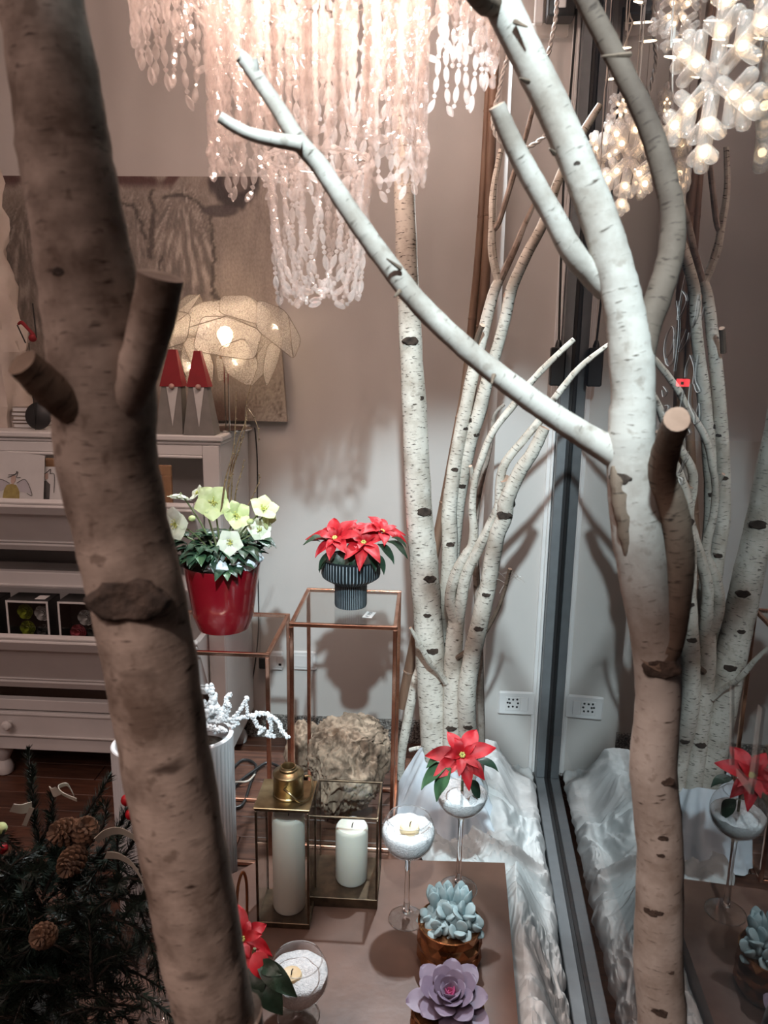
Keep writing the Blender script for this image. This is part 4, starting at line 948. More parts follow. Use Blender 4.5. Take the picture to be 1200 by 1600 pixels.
for k, (cl, hh) in enumerate((((.30,.25,.21), .014), ((.16,.11,.085), .010), ((.36,.30,.25), .012), ((.12,.08,.06), .013), ((.33,.28,.24), .015))):
    z0 = CZT + .0006 + sum((.014,.010,.012,.013,.015)[:k]) + .0004*k
    t = thing('book', (kb.x, 2.40, z0), ('bottom book of the small pile on the cabinet', 'thin dark second book of the pile on the cabinet', 'pale middle book of the pile on the cabinet', 'dark fourth book of the pile on the cabinet', 'topmost pale book of the pile on the cabinet')[k], 'book', 'book pile on the cabinet')
    mm = pm('book_cover_%d' % k, cl, rough=.6); x0, x1 = kb.x-.02-.004*(k % 2), kb.x+.055
    MB().bbox((x0, 2.34, z0), (x1, 2.46, z0+.0018), .0005).build('cover', mm, t, smooth=False); MB().bbox((x0, 2.34, z0+hh-.0018), (x1, 2.46, z0+hh), .0005).build('cover', mm, t, smooth=False)
    MB().box((x0+.002, 2.342, z0+.0019), (x1-.003, 2.458, z0+hh-.0019)).build('pages', paper, t, smooth=False)
pd = at(66, 640, 2.335)
tag(MB().lathe([(0,-.004),(.030,-.004),(.040,-.002),(.042,.002),(.034,.006),(0,.006)], 32, (pd.x, 2.31, CZT+.0425), 0, Matrix.Rotation(PI/2-.15, 4, 'X')).build('round_dish', M['black'], origin=(pd.x, 2.31, CZT)), 'small black round dish standing on edge on the cabinet', 'dish')
t = thing('wire_ornament', (at(48,540,2.30).x, 2.30, CZT), 'little red and black wire ornament before the painting', 'ornament')
for pts in ([(27,508),(40,536)], [(51,474),(57,528)]): MB().tube([at(x,y,2.30) for x,y in pts], .0022, 6).build('wire_leg', M['black'], t)
P = [at(x,y,2.30) for x,y in ((28,507),(34,504),(44,514),(52,523),(55,530))]; Q, W = catmull(P, [.003,.006,.005,.006,.004], 4); MB().tube(Q, W, 8).build('arm', red_felt, t)
MB().sphere(at(51,528,2.30), .012, 14, 10).build('ball', red_felt, t)
MB().tube([at(45,536,2.30), Vector((at(45,536,2.30).x, 2.30, CZT+.0005))], .0015, 6).build('support_wire', M['black'], t)
# cable from the lamp down the wall behind the cabinet
P = [at(x,y,2.628) for x,y in ((398,668),(402,720),(402,800),(403,900),(404,980),(398,1040),(390,1085),(386,1120))]; Q, W = catmull(P, [.0022]*len(P), 5)
tag(MB().tube(Q, W, 6).build('lamp_cable', M['black'], origin=P[-1]), 'thin dark lamp cable hanging down the wall beside the cabinet', 'cable')
for k, (px, lb) in enumerate(([[(352,1262),(378,1258),(392,1222),(400,1196),(378,1188),(352,1215)], 'black cable looped on the dark floor behind the ribbed vase'], [[(356,1245),(370,1225),(396,1205),(418,1192),(440,1200)], 'second black cable lying flatter on the floor behind the vase'], [[(352,1222),(372,1222),(388,1220),(398,1210)], 'pale cable end lying on the floor behind the vase'])):
    P = [atz(x, y, PZ + .0065 + .004*k) for x, y in px]; Q, W = catmull(P, [.0045 if k < 2 else .0028]*len(P), 6)
    tag(MB().tube(Q, W, 8).build('floor_cable', M['black'] if k < 2 else pm('pale_cable', (.5,.45,.38), rough=.5), origin=P[0]), lb, 'cable', 'cables on the floor')
# ------------------------------------------------------------------ goblets, lanterns and candles on the board
ZB = ZT + .0003
K = .8169
def goblet(cx, cy, zc, Rb, rim, foot, label, cat='glass'):
    t = thing('goblet', (cx, cy, ZB), label, cat, 'stemmed glass goblets on the board')
    zb = zc - Rb; z0 = ZB + .0003; H = zb - z0
    MB().lathe([(.0086, z0+.0152), (foot*.35, z0+.008), (foot*.75, z0+.0035), (foot, z0+.0008), (foot*1.003, z0+.0002), (foot*.2, z0)], 40, (cx, cy, 0), cap=False).build('foot', M['glass_bowl'], t, angle=60)
    MB().tube([(cx + foot*math.cos(2*PI*i/40), cy + foot*math.sin(2*PI*i/40), z0+.0010) for i in range(41)], .0010, 6).build('foot_edge', M['glass_solid'], t)
    prof = [(.0, z0+.0140), (.0085, z0+.0155), (.0075, z0+.020), (.0055, z0+H*.35), (.005, z0+H*.7), (.0062, z0+H*.93), (.012, z0+H-.0002), (.0, z0+H)]
    MB().lathe(prof, 28, (cx, cy, 0)).build('stem', M['glass_solid'], t, angle=60)
    a1 = math.asin(rim/Rb); pr = []
    for i in range(21): an = PI - (PI - a1)*i/20; pr.append((Rb*math.sin(an), zc + Rb*math.cos(an)))
    pr[0] = (.0005, zb + .0003)
    MB().lathe(pr, 40, (cx, cy, 0), cap=False).build('bowl', M['glass_bowl'], t)
    rz = zc + Rb*math.cos(a1)
    MB().tube([(cx + rim*math.cos(2*PI*i/40), cy + rim*math.sin(2*PI*i/40), rz) for i in range(41)], .0011, 6).build('rim', M['glass_solid'], t)
    return t, rz
def snowfill(cx, cy, zc, Rb, level, label, dent=None, tilt=0.):
    # granular filling of a round bowl up to height level (relative to the centre)
    b = MB(); n = 36; R = Rb - .0018; rings = []
    for i in range(1, 11): an = PI - (PI - math.acos(level/R))*i/10; rings.append((R*math.sin(an), zc + R*math.cos(an), 0))
    top_r = rings[-1][0]
    for k in range(1, 9): rings.append((top_r*(1-k/8.01), zc + level, 1))
    vs = [(cx, cy, zc-R)]
    for (r, z, tp) in rings:
        for i in range(n):
            a = 2*PI*i/n; x, y = r*math.cos(a), r*math.sin(a); dz = 0
            if tp or r == top_r:
                dz = .005*noise.noise(Vector((x*60, y*60, cx*40))) + tilt*y + .004*(1-(r/top_r)**2)
                if not tp: dz = max(-.004, min(.002, dz))
            vs.append((cx+x, cy+y, z+dz))
    fs = [(0, 1+(i+1)%n, 1+i) for i in range(n)] + [(1+k*n+i, 1+k*n+(i+1)%n, 1+(k+1)*n+(i+1)%n, 1+(k+1)*n+i) for k in range(len(rings)-1) for i in range(n)] + [tuple(1+(len(rings)-1)*n+i for i in range(n))]
    o = MB().add(vs, fs).build('fake_snow', M['snow'], origin=(cx, cy, zc-R), angle=85); return tag(o, label, 'fake snow', None, 'stuff')
def candle(cx, cy, z0, r, h, m, label, name='candle', dish=.006):
    t = thing(name, (cx, cy, z0), label, 'candle', 'candles'); e = min(.009, r*.3)
    MB().lathe([(r*.6, z0), (r*.94, z0+.001), (r, z0+.006), (r, z0+h-e), (r*.97, z0+h-e*.4), (r*.9, z0+h), (r*.78, z0+h-.001), (r*.5, z0+h-dish*.7), (0, z0+h-dish)], 36, (cx, cy, 0)).build('wax_body', m, t, angle=60)
    MB().tube([(cx, cy, z0+h-dish-.001), (cx+.001, cy, z0+h-dish+.008), (cx+.003, cy, z0+h-dish+.012)], .0011, 6).build('wick', M['black'], t)
    return t
gx, gy = -.018*K, 1.69*K; gzc = at(642, 1300, gy).z; gcx = at(641, 1300, gy).x
goblet(gx, gy, gzc, .066*K, .053*K, .045*K, 'goblet with fake snow and a cream candle behind the succulents')
snowfill(gx, gy, gzc, .066*K, .010*K, 'white fake snow filling the goblet behind the succulents')
candle(gx+.002, gy-.010, gzc+.001, .020, .021, M['wax_yellow'], 'short cream candle sunk in the snow of the tall goblet', dish=.003)
hx, hy = .117*K, 1.81*K; hzc = at(716, 1236, hy).z
goblet(hx, hy, hzc, .068*K, .040*K, .050*K, 'tallest goblet, holding the red poinsettia before the birch trunks')
snowfill(hx, hy, hzc, .068*K, -.002, 'white fake snow inside the goblet with the poinsettia')
p3 = EYE + ray(466, 1524)*1.34; kx, ky, kzc = p3.x, p3.y, p3.z
goblet(kx, ky, kzc, .0535, .042, .037, 'goblet of snow with a cream candle at the bottom edge')
snowfill(kx, ky, kzc, .0535, .006, 'heaped fake snow in the goblet at the bottom edge')
candle(kx-.010, ky-.012, kzc-.004, .0185, .019, M['wax_yellow'], 'cream candle in the snow of the goblet at the bottom edge', dish=.003)
p5 = EYE + ray(372, 1622)*1.30
goblet(p5.x, p5.y, p5.z, .048, .034, .036, 'goblet holding the poinsettia beside the blurred trunk')
p4 = atz(246, 1580, ZT)
goblet(p4.x, p4.y, .45, .048, .037, .038, 'empty goblet half hidden behind the fir arrangement')

def lantern(x0, x1, y0, y1, z1, label, lid, bar=.0046, base=.012):
    t = thing('lantern', ((x0+x1)/2, (y0+y1)/2, ZB), label, 'lantern', 'metal and glass lanterns'); m = M['dark_brass']; zz = ZB + .0004
    MB().bbox((x0, y0, zz), (x1, y1, zz+base), .001).build('base_tray', m, t, smooth=False)
    for x in (x0, x1-bar):
        for y in (y0, y1-bar): MB().bbox((x, y, zz+base+.0002), (x+bar, y+bar, z1-bar-.0002), .0008).build('corner_bar', m, t, smooth=False)
    for y in (y0, y1-bar): MB().bbox((x0, y, z1-bar), (x1, y+bar, z1), .0008).build('top_bar', m, t, smooth=False)
    for x in (x0, x1-bar): MB().bbox((x, y0+bar+.0002, z1-bar), (x+bar, y1-bar-.0002, z1), .0008).build('top_bar', m, t, smooth=False)
    g = .0018
    for y in (y0+.002, y1-.002-g): MB().box((x0+bar+.0003, y, zz+base+.0003), (x1-bar-.0003, y+g, z1-bar-.0004)).build('glass_pane', M['glass_sheet'], t, smooth=False)
    for x in (x0+.002, x1-.002-g): MB().box((x, y0+bar+.0003, zz+base+.0003), (x+g, y1-bar-.0003, z1-bar-.0004)).build('glass_pane', M['glass_sheet'], t, smooth=False)
    if lid:
        MB().bbox((x0-.002, y0-.002, z1+.0003), (x1+.002, y1+.002, z1+.004), .001).build('lid', M['brass'], t, smooth=False)
        cx, cy = (x0+x1)/2 + .004, (y0+y1)/2 + .004; zc = z1+.0042; r = .0305
        c = MB().lathe([(r*1.02, zc), (r*1.04, zc+.0025), (r, zc+.004), (r, zc+.041), (r*1.03, zc+.0425), (r*1.03, zc+.046), (r*.95, zc+.0485), (r*.62, zc+.0525), (r*.60, zc+.0565), (r*.54, zc+.0575), (r*.50, zc+.0605), (r*.42, zc+.0605), (r*.38, zc+.057), (r*.36, zc+.03), (0, zc+.03)], 40, (cx, cy, 0)).build('chimney', M['brass'], t, angle=35)
        P = []
        for i in range(25):
            a = PI*i/24; P.append((cx + r*1.04*math.cos(a)*1.0 + .020*math.sin(a), cy - .012 - .010*math.sin(a)*0 + (r*.2)*math.cos(a), zc + .032 - .0*math.sin(a) + 0))
        P = [Vector((cx - r*.10, cy - r*1.05, zc+.028)), Vector((cx + r*.35, cy - r*1.35, zc+.024)), Vector((cx + r*.95, cy - r*1.35, zc+.008)), Vector((cx + r*1.45, cy - r*.75, zc+.004)), Vector((cx + r*1.60, cy, zc+.012)), Vector((cx + r*1.40, cy + r*.55, zc+.028)), Vector((cx + r*1.02, cy + r*.45, zc+.030))]
        Q, W = catmull(P, [.0022]*len(P), 6); MB().tube(Q, W, 8).build('handle', M['brass'], t)
    return t
lx0, lx1, ly0, ly1, lz = -.389*K, -.257*K, 1.632*K, 1.756*K, 1.45-(1.45-.358)*K
lantern(lx0, lx1, ly0, ly1, lz, 'tall brass lantern with a round chimney and a carrying ring', True)
candle((lx0+lx1)/2+.004, (ly0+ly1)/2, ZB+.0128, .0335, .216, M['wax'], 'tall ivory pillar candle inside the brass lantern')
mx0, mx1, my0, my1, mz = -.268*K, -.094*K, 1.715*K, 1.885*K, 1.45-(1.45-.292)*K
lantern(mx0, mx1, my0, my1, mz, 'open topped square glass lantern with a dark metal base', False, .0045, .022)
candle((mx0+mx1)/2+.010, (my0+my1)/2-.004, ZB+.0228, .035, .129, M['wax'], 'shorter ivory pillar candle inside the square glass lantern')
# copper hoop
P = [atz(372, 1452, ZT+.003), at(370, 1420, 1.31), at(372, 1385, 1.325), at(379, 1363, 1.335), at(385, 1378, 1.34), at(386, 1420, 1.34), atz(384, 1452, ZT+.003)]
Q, W = catmull(P, [.003]*len(P), 6); tag(MB().tube(Q, W, 8).build('copper_hoop', M['hoop'], origin=P[0]), 'narrow copper hoop standing on the board beside the brass lantern', 'hoop')

# ------------------------------------------------------------------ vases with frosted branch, driftwood
def ribvase(cx, cy, z0, r, h, label):
    t = thing('vase', (cx, cy, z0), label, 'vase', 'ribbed white vases')
    n = 176; rip = lambda i, k: (1 + .011*(1 if (i % 4) < 2 else -1)) if 1 <= k <= 4 else 1
    MB().lathe([(r*.8, z0), (r*.95, z0+.002), (r, z0+.012), (r, z0+h*.5), (r, z0+h-.014), (r*1.005, z0+h-.010), (r*1.005, z0+h-.002), (r*.97, z0+h), (r*.87, z0+h), (r*.85, z0+h-.004), (r*.85, z0+h-.05), (0, z0+h-.05)], n, (cx, cy, 0), ripple=rip).build('ribbed_body', M['ceramic'], t, angle=25)
    MB().lathe([(r*.845, z0+h-.048), (r*.84, z0+h-.040), (0, z0+h-.034)], 32, (cx, cy, 0), ripple=lambda i, k: 1).build('soil', M['soil'], t)
    return t
VB = PZ + .0005
_v = atz(310, 1390, PZ); vx, vy = at(366, 1250, 1.570).x - .074, 1.570; vh = at(362, 1147, vy).z - VB
ribvase(vx, vy, VB, .074, vh, 'tall ribbed white vase holding the frosted branch')
ux = at(179, 1200, 1.49).x + .066
ribvase(ux, 1.49, VB, .066, at(180, 1158, 1.49).z - VB, 'ribbed white vase mostly hidden behind the blurred trunk')
fb = thing('frosted_branch', (vx, vy, VB+vh-.04), 'white frosted branch spilling out of the ribbed vase', 'branch')
rb = random.Random(5)
def frost(px, Y0, Y1, r0, r1, nm='twig'):
    k = len(px)-1; P = [at(x, y, Y0 + (Y1-Y0)*i/k) for i, (x, y) in enumerate(px)]; R = [r0 + (r1-r0)*i/k for i in range(k+1)]
    Q, W = catmull(P, R, 8); b = MB(); b.tube(Q, W, 8, wob=.5, uv=False)
    for q, w_ in zip(Q, W):
        for _ in range(3):
            d = Vector((rb.gauss(0,1), rb.gauss(0,1), rb.gauss(0,1))).normalized(); b.sphere(q + d*w_*1.1, w_*rb.uniform(.5,1.0), 5, 4)
    b.build(nm, M['snow'], fb, angle=80)
frost([(300,1165),(312,1130),(345,1127),(380,1121),(412,1115),(432,1126),(441,1143),(450,1152)], 1.571, 1.501, 0.0048, 0.0035)
frost([(322,1128),(333,1100),(331,1085),(327,1073)], 1.571, 1.580, 0.0088, 0.0062); frost([(310,1135),(306,1110),(303,1090)], 1.563, 1.554, 0.0088, 0.0070)
frost([(330,1120),(350,1105),(355,1090),(360,1086)], 1.580, 1.607, 0.0062, 0.0035); frost([(345,1122),(352,1118),(358,1104),(352,1100)], 1.554, 1.545, 0.0053, 0.0035)
frost([(366,1122),(378,1105),(386,1092),(384,1090)], 1.545, 1.554, 0.0040, 0.0026); frost([(395,1118),(402,1135),(412,1140),(406,1146)], 1.527, 1.519, 0.0040, 0.0035)
frost([(420,1120),(424,1138),(418,1148),(428,1150)], 1.519, 1.510, 0.0040, 0.0035); frost([(364,1128),(372,1130),(362,1137)], 1.545, 1.536, 0.0040, 0.0026)
frost([(318,1130),(325,1112),(338,1108),(344,1118),(340,1124)], 1.554, 1.563, 0.0070, 0.0053); frost([(312,1125),(318,1105),(316,1098)], 1.571, 1.571, 0.0079, 0.0053)
frost([(300,1140),(320,1138),(345,1140),(352,1142)], 1.527, 1.519, 0.0079, 0.0035); frost([(386,1118),(386,1106),(383,1095)], 1.536, 1.536, 0.0026, 0.0026)

def blob(name, c, r, sub, fn, m, label, cat):
    import bmesh
    bm = bmesh.new(); bmesh.ops.create_icosphere(bm, subdivisions=sub, radius=1.0); me = bpy.data.meshes.new(name)
    for v in bm.verts: v.co = fn(v.co.copy())
    zmin = min(v.co.z for v in bm.verts)
    for v in bm.verts: v.co.z -= zmin
    bm.to_mesh(me); bm.free(); me.materials.append(m); me.polygons.foreach_set('use_smooth', [True]*len(me.polygons))
    o = bpy.data.objects.new(name, me); COL.objects.link(o); o.location = c; return tag(o, label, cat)
def stumpf(p):
    d = p.normalized(); s = 1 + .20*noise.noise(d*1.7 + Vector((3,1,0))); rg = 1 - abs(noise.noise(d*3.0 + Vector((0,0,5)))); s += .22*(rg-.7)
    w_ = d + .55*Vector((noise.noise(d*2), noise.noise(d*2+Vector((9,0,0))), noise.noise(d*2.4+Vector((0,7,0)))))
    s += .10*(1-2.4*abs(noise.noise(Vector((w_.x*6, w_.y*6, w_.z*2.6))))) + .055*(1-2.4*abs(noise.noise(Vector((w_.x*13, w_.y*13, w_.z*4.5)))))
    s += .028*(1-2*abs(noise.noise(w_*24))) + .012*noise.noise(w_*50)
    z = d.z*.152*s; tp = (z+.16)/.32; wx = .118 - .020*abs(tp-.55)*2
    x = d.x*wx*s + .030*max(0, tp-.3); y = d.y*.108*s
    zc = .115 + .02*noise.noise(Vector((x*30, y*30, 0))) - .25*(x-.01)
    if z > zc: z = zc + (z-zc)*.25
    return Vector((x - .02*(1-tp), y, z))*.88
def rootf(p):
    d = p.normalized(); s = 1 + .3*noise.noise(d*2.1+Vector((8,2,0))) + .16*(1-2*abs(noise.noise(d*6))) + .05*(1-2*abs(noise.noise(d*15))); return Vector((d.x*.055*s, d.y*.06*s, d.z*.085*s))*.88
blob('driftwood_stump', (-.182, 1.875, PZ+.0006), .13, 6, stumpf, M['driftwood'], 'gnarled driftwood stump standing under the taller copper pedestal', 'stump')
blob('driftwood_piece', (-.338, 2.06, PZ+.0006), .06, 5, rootf, M['driftwood'], 'small broken driftwood piece between the two copper pedestals', 'driftwood')
# price tag
tg = atz(577, 961, .7966); t = thing('price_tag', tg, 'small white handwritten price tag on the glass pedestal top', 'price tag')
TM = Matrix.Translation(tg) @ Matrix.Rotation(math.radians(-12), 4, 'Z')
MB().box((-.012, -.021, 0), (.012, .021, .0012), 0, TM).build('paper_slip', paper, t, smooth=False)
fc = bpy.data.curves.new('price_text', 'FONT'); fc.body = '\u20ac 39,8'; fc.size = .0135; fc.align_x = 'CENTER'; fc.align_y = 'CENTER'; fc.extrude = .0001; fc.materials.append(M['black'])
fo = bpy.data.objects.new('price_curve', fc); COL.objects.link(fo); bpy.context.view_layer.update()
me_ = bpy.data.meshes.new_from_object(fo.evaluated_get(bpy.context.evaluated_depsgraph_get())); bpy.data.objects.remove(fo); me_.materials.clear(); me_.materials.append(M['black'])
fo = bpy.data.objects.new('price_text', me_); COL.objects.link(fo); fo.parent = t; fo.matrix_local = Matrix.Translation((0,0,.0016)) @ Matrix.Rotation(math.radians(78), 4, 'Z')
# ------------------------------------------------------------------ plants
def leafmesh(b, base, d, up, Ln, W, a=.75, fold=.25, droop=.25, nu=8, mi=0, wave=0., lobes=0, tipw=.0, ph=0.):
    d = Vector(d).normalized(); up = Vector(up); s = d.cross(up)
    if s.length < 1e-4: s = d.cross(Vector((0,1,.01)))
    s.normalize(); n = s.cross(d); vs = []
    for i in range(nu+1):
        u = i/nu; w_ = W*(math.sin(PI*u**a)**.9*(1-tipw) ) if 0 < u < 1 else (W*.10 if u == 0 else 0.0005)
        if lobes: w_ *= 1 + .22*math.sin(u*lobes*2*PI)
        c = Vector(base) + d*(Ln*u*(1-.12*droop*u)) - Vector((0,0,1))*(droop*Ln*u*u*.6) + n*(.10*Ln*math.sin(PI*u))
        for v in (-1, -.5, 0, .5, 1):
            vs.append(c + s*(v*w_) + n*(fold*abs(v)*w_ + wave*W*math.sin(u*9 + v*3 + ph)))
    b.add(vs, [(i*5+k, i*5+k+1, (i+1)*5+k+1, (i+1)*5+k) for i in range(nu) for k in range(4)], mi)
def thickleaf(base, d, up, Ln, W, T, name, m, par, cup=.5, tip=.05, nu=13):
    d = Vector(d).normalized(); s = d.cross(Vector(up)).normalized(); n = s.cross(d); vs = []; nr = 10
    for i in range(nu+1):
        u = i/nu; w_ = W*(.36 + .64*math.sin(PI/2*u/.62)) if u < .62 else W*max(.03, (1-((u-.62)/.38)**2))**.5
        t_ = T*(.75 + .4*math.sin(PI*u))*(1 if u < .8 else max(.15, 1-(u-.8)/.22))
        c = Vector(base) + d*Ln*u + n*(cup*Ln*u*u*.5)
        if u > .93: c = c + d*tip*Ln*(u-.93)/.07*.5
        for k in range(nr):
            a = 2*PI*k/nr; y = w_*math.cos(a); z = t_*math.sin(a)*(.45 if math.sin(a) > 0 else 1.0); vs.append(c + s*y + n*(z + .16*w_*(y/max(w_,1e-6))**2))
    fs = [(i*nr+k, i*nr+(k+1)%nr, (i+1)*nr+(k+1)%nr, (i+1)*nr+k) for i in range(nu) for k in range(nr)] + [tuple(range(nr))[::-1], tuple(nu*nr+k for k in range(nr))]
    return MB().add(vs, fs).build(name, m, par, angle=100)
rp_ = random.Random(21)
def poinsettia(par, c, nrm, R, seed=0, nb=7, ph=0.):
    r_ = random.Random(seed); c = Vector(c); F_ = frame(c, nrm, (1,0,0)); hd = None
    for ring, (n, f, el) in enumerate(((nb, 1.0, .10), (5, .62, .50))):
        for i in range(n):
            a = 2*PI*i/n + ring*.5 + r_.uniform(-.2,.2) + ph; e = el + r_.uniform(-.12,.18); ln = R*f*r_.uniform(.85,1.15)
            d = F_.to_3x3() @ Vector((math.cos(a)*math.cos(e), math.sin(a)*math.cos(e), math.sin(e)))
            b = MB(); leafmesh(b, c + d*R*.06, d, F_.to_3x3() @ Vector((0,0,1)), ln, ln*.235, .85, .25, r_.uniform(.05,.45), 9, 0, .10, 0, 0, r_.uniform(0,6)); o = b.build('bract', M['bract'], par, angle=80)
    for i in range(6):
        a = i*1.05; p = F_ @ Vector((R*.06*math.cos(a), R*.06*math.sin(a), R*.10)); MB().sphere(p, R*.045, 6, 5).build('bud', M['stamen'], par)
def greenleaf(par, base, d, Ln, W, droop=.4, m='leaf', fold=.18, nm='leaf', up=(0,0,1)):
    b = MB(); leafmesh(b, base, d, up, Ln, W, .8, fold, droop, 9, 0, .08, 0, 0, rp_.uniform(0,6)); b.build(nm, M[m], par, angle=80)

# ribbed blue bowl with poinsettias
bc = atz(548, 946, .7963); bx, by = bc.x, bc.y + .0
t = thing('potted_poinsettia', (bx, by, .7963), 'red poinsettia in a ribbed blue grey footed bowl on the taller pedestal', 'potted plant')
r1 = wpx(25, (bx,by,.84)); r2 = wpx(45.5, (bx,by,.88)); zt = at(548, 871, by).z; z0 = .7963; zm = at(548, 908, by).z; hh = zt - z0
n = 216; rip = lambda i, k: 1 + (.014 if (i % 4) < 2 else -.014)
prof = [(r1*.7, z0), (r1*.98, z0+.001), (r1, z0+.006), (r1, zm-.010), (r1*1.02, zm-.004), (r1*1.30, zm+.0020), (r2*.86, zm+.0085), (r2*.97, zm+.0145), (r2, zm+.022), (r2, zt-.004)]
b = MB(); nn = n
for k, (r, z) in enumerate(prof):
    for i in range(n):
        q = r*(rip(i, k) if 2 <= k else 1); a = 2*PI*i/n; b.v.append((bx + q*math.cos(a), by + q*math.sin(a), z))
for k in range(len(prof)-1):
    for i in range(n): b.f.append((k*n+i, k*n+(i+1)%n, (k+1)*n+(i+1)%n, (k+1)*n+i)); b.m.append(0 if (i % 4) == 0 else 1)
b.f.append(tuple(range(n))[::-1]); b.m.append(1)
b.build('ribbed_bowl', [M['blue_pot'], M['groove']], t, angle=25)
MB().lathe([(r2*1.0, zt-.0038), (r2*1.0, zt), (r2*.94, zt), (r2*.93, zt-.02), (0, zt-.02)], 60, (bx, by, 0)).build('rim', M['groove'], t)
MB().lathe([(r2*.925, zt-.0195), (r2*.9, zt-.012), (0, zt-.008)], 24, (bx, by, 0)).build('soil', M['soil'], t)
for (x, y, dy, R, sd, nrm) in ((524, 843, -.030, .068, 1, (-.25,-.55,1)), (568, 850, -.036, .068, 2, (.05,-.6,1)), (596, 833, .005, .068, 3, (.35,-.25,1)), (553, 832, .03, .062, 4, (0,-.1,1))):
    p = at(x, y, by+dy); poinsettia(t, p, nrm, R, sd, 8); MB().tube([p, Vector((bx, by, zt-.01))], .003, 6).build('stem', M['stem'], t)
for (x, y, dx, dz, ln) in ((512,842,-1,.05,.075),(520,862,-.7,-.7,.06),(538,858,-.1,-1.1,.085),(590,850,.7,-.5,.07),(604,845,1,-.45,.075),(500,846,-.9,.1,.05),(545,850,.2,-.9,.06),(575,858,.45,-.9,.06),(612,840,1,-.3,.05),(530,868,-.3,-1,.06),(560,868,.1,-1.1,.055),(515,868,-.6,-.8,.05),(588,866,.5,-.9,.055),(548,872,-.1,-1,.05)):
    greenleaf(t, at(x, y, by-.04), Vector((dx, -.45, dz)), ln*.88, ln*.23, .35)

# red pot of hellebores
pc = atz(350, 980, .7483); hx_, hy_ = pc.x, pc.y; z0 = .7483; rb_ = wpx(41, (hx_,hy_,z0)); rt_ = wpx(59.5, (hx_,hy_,z0+.2)); zt = at(346, 880, hy_).z
t = thing('potted_hellebore', (hx_, hy_, z0), 'white and lime hellebores in a glossy red pot on the lower pedestal', 'potted plant')
H_ = zt - z0
MB().lathe([(rb_*.75, z0), (rb_*.95, z0+.002), (rb_, z0+.010), (rb_*1.14, z0+H_*.22), (rb_+(rt_-rb_)*.56, z0+H_*.5), (rb_+(rt_-rb_)*.82, z0+H_*.78), (rt_, zt-.003), (rt_*.995, zt), (rt_*.955, zt), (rt_*.94, zt-.03), (0, zt-.03)], 56, (hx_, hy_, 0)).build('pot', M['red_pot'], t)
MB().lathe([(rt_*.935, zt-.028), (rt_*.9, zt-.016), (0, zt-.010)], 28, (hx_, hy_, 0)).build('soil', M['soil'], t)
core = Vector((hx_, hy_, zt-.012)); rh = random.Random(9)
for i in range(58):
    a = rh.uniform(0, 2*PI); el = rh.uniform(-.1,.9); rr = rh.uniform(.25,1.0)*rt_; base = Vector((hx_ + rr*math.cos(a), hy_ + rr*math.sin(a), zt + rh.uniform(.0,.062)))
    d = Vector((math.cos(a)*math.cos(el), math.sin(a)*math.cos(el)-.15, math.sin(el))); s_ = d.cross(Vector((0,0,1))).normalized()
    for k in (-1, 0, 1): greenleaf(t, base, d + s_*k*.75, rh.uniform(.043,.064), rh.uniform(.0125,.017), rh.uniform(.3,.8), 'leaf' if rh.random() < .8 else 'leaf_light')
for (x, y, ang) in ((428, 848, .35), (265, 850, 2.7), (330, 878, 4.4), (300, 870, 4.2), (372, 882, 4.9)):
    p = at(x, y, hy_-.05); d = Vector((math.cos(ang), -.5, .1)); s_ = Vector((1,0,0))
    for k in (-1, 0, 1): greenleaf(t, p - d*.04, d + s_*k*.5 + Vector((0,0,.3*(1-abs(k)))), .048, .015, .5)
def hellebore(px, py, dy, R, nrm, m, seed):
    R *= .88; c = at(px, py, hy_+dy*.88); F_ = frame(c, nrm, (1,0,0)); r_ = random.Random(seed); fl_h = None
    for i in range(5):
        a = 2*PI*i/5 + r_.uniform(-.1,.1) + seed; e = .35; d = F_.to_3x3() @ Vector((math.cos(a)*math.cos(e), math.sin(a)*math.cos(e), math.sin(e)))
        b = MB(); leafmesh(b, c, d, F_.to_3x3() @ Vector((0,0,1)), R, R*.50, .95, -.12, 0, 7, 0, .06, 0, 0, r_.uniform(0,6)); b.build('petal', M[m], t, angle=80)
    b = MB()
    for i in range(16):
        a = r_.uniform(0, 2*PI); q = r_.uniform(.05,.26)*R; p = F_ @ Vector((q*math.cos(a), q*math.sin(a), R*.30)); b.tube([c, p], [.0006,.0006], 4, uv=False); b.sphere(p, R*.035, 5, 4)
    b.build('stamens', M['stamen'], t)
    q = core.lerp(c, .5) + Vector((0,0,.02)); Q, W = catmull([core, q, c - Vector(nrm).normalized()*.004], [.0026,.0024,.002], 5); MB().tube(Q, W, 6).build('flower_stem', M['stem'], t)
for a in ((334,786,-.02,.056,(.05,-1,.35),'petal_lime',1),(368,806,-.01,.046,(.5,-.6,.3),'petal_lime',2),(411,797,.0,.046,(.4,-.5,.7),'petal_lime',3),(416,806,.02,.038,(.9,-.4,-.1),'petal_lime',8),(275,818,-.03,.052,(-.2,-1,.1),'petal_white',4),(281,772,-.01,.038,(-.1,-.3,-.9),'petal_white',5),(360,847,-.08,.040,(.1,-1,.15),'petal_white',6),(405,830,.01,.040,(.3,-.6,.5),'petal_white',7),(372,816,.02,.036,(.8,-.5,.2),'petal_white',9),(310,772,.02,.028,(-.6,-.4,.6),'petal_white',10),(268,832,.0,.045,(-.5,-.8,-.1),'petal_white',11)): hellebore(*a)
for (x, y) in ((300,810),(391,815),(324,800)): MB().sphere(at(x, y, hy_-.03), .009, 10, 8, sc=(1,1,.8)).build('flower_bud', M['petal_lime'], t)
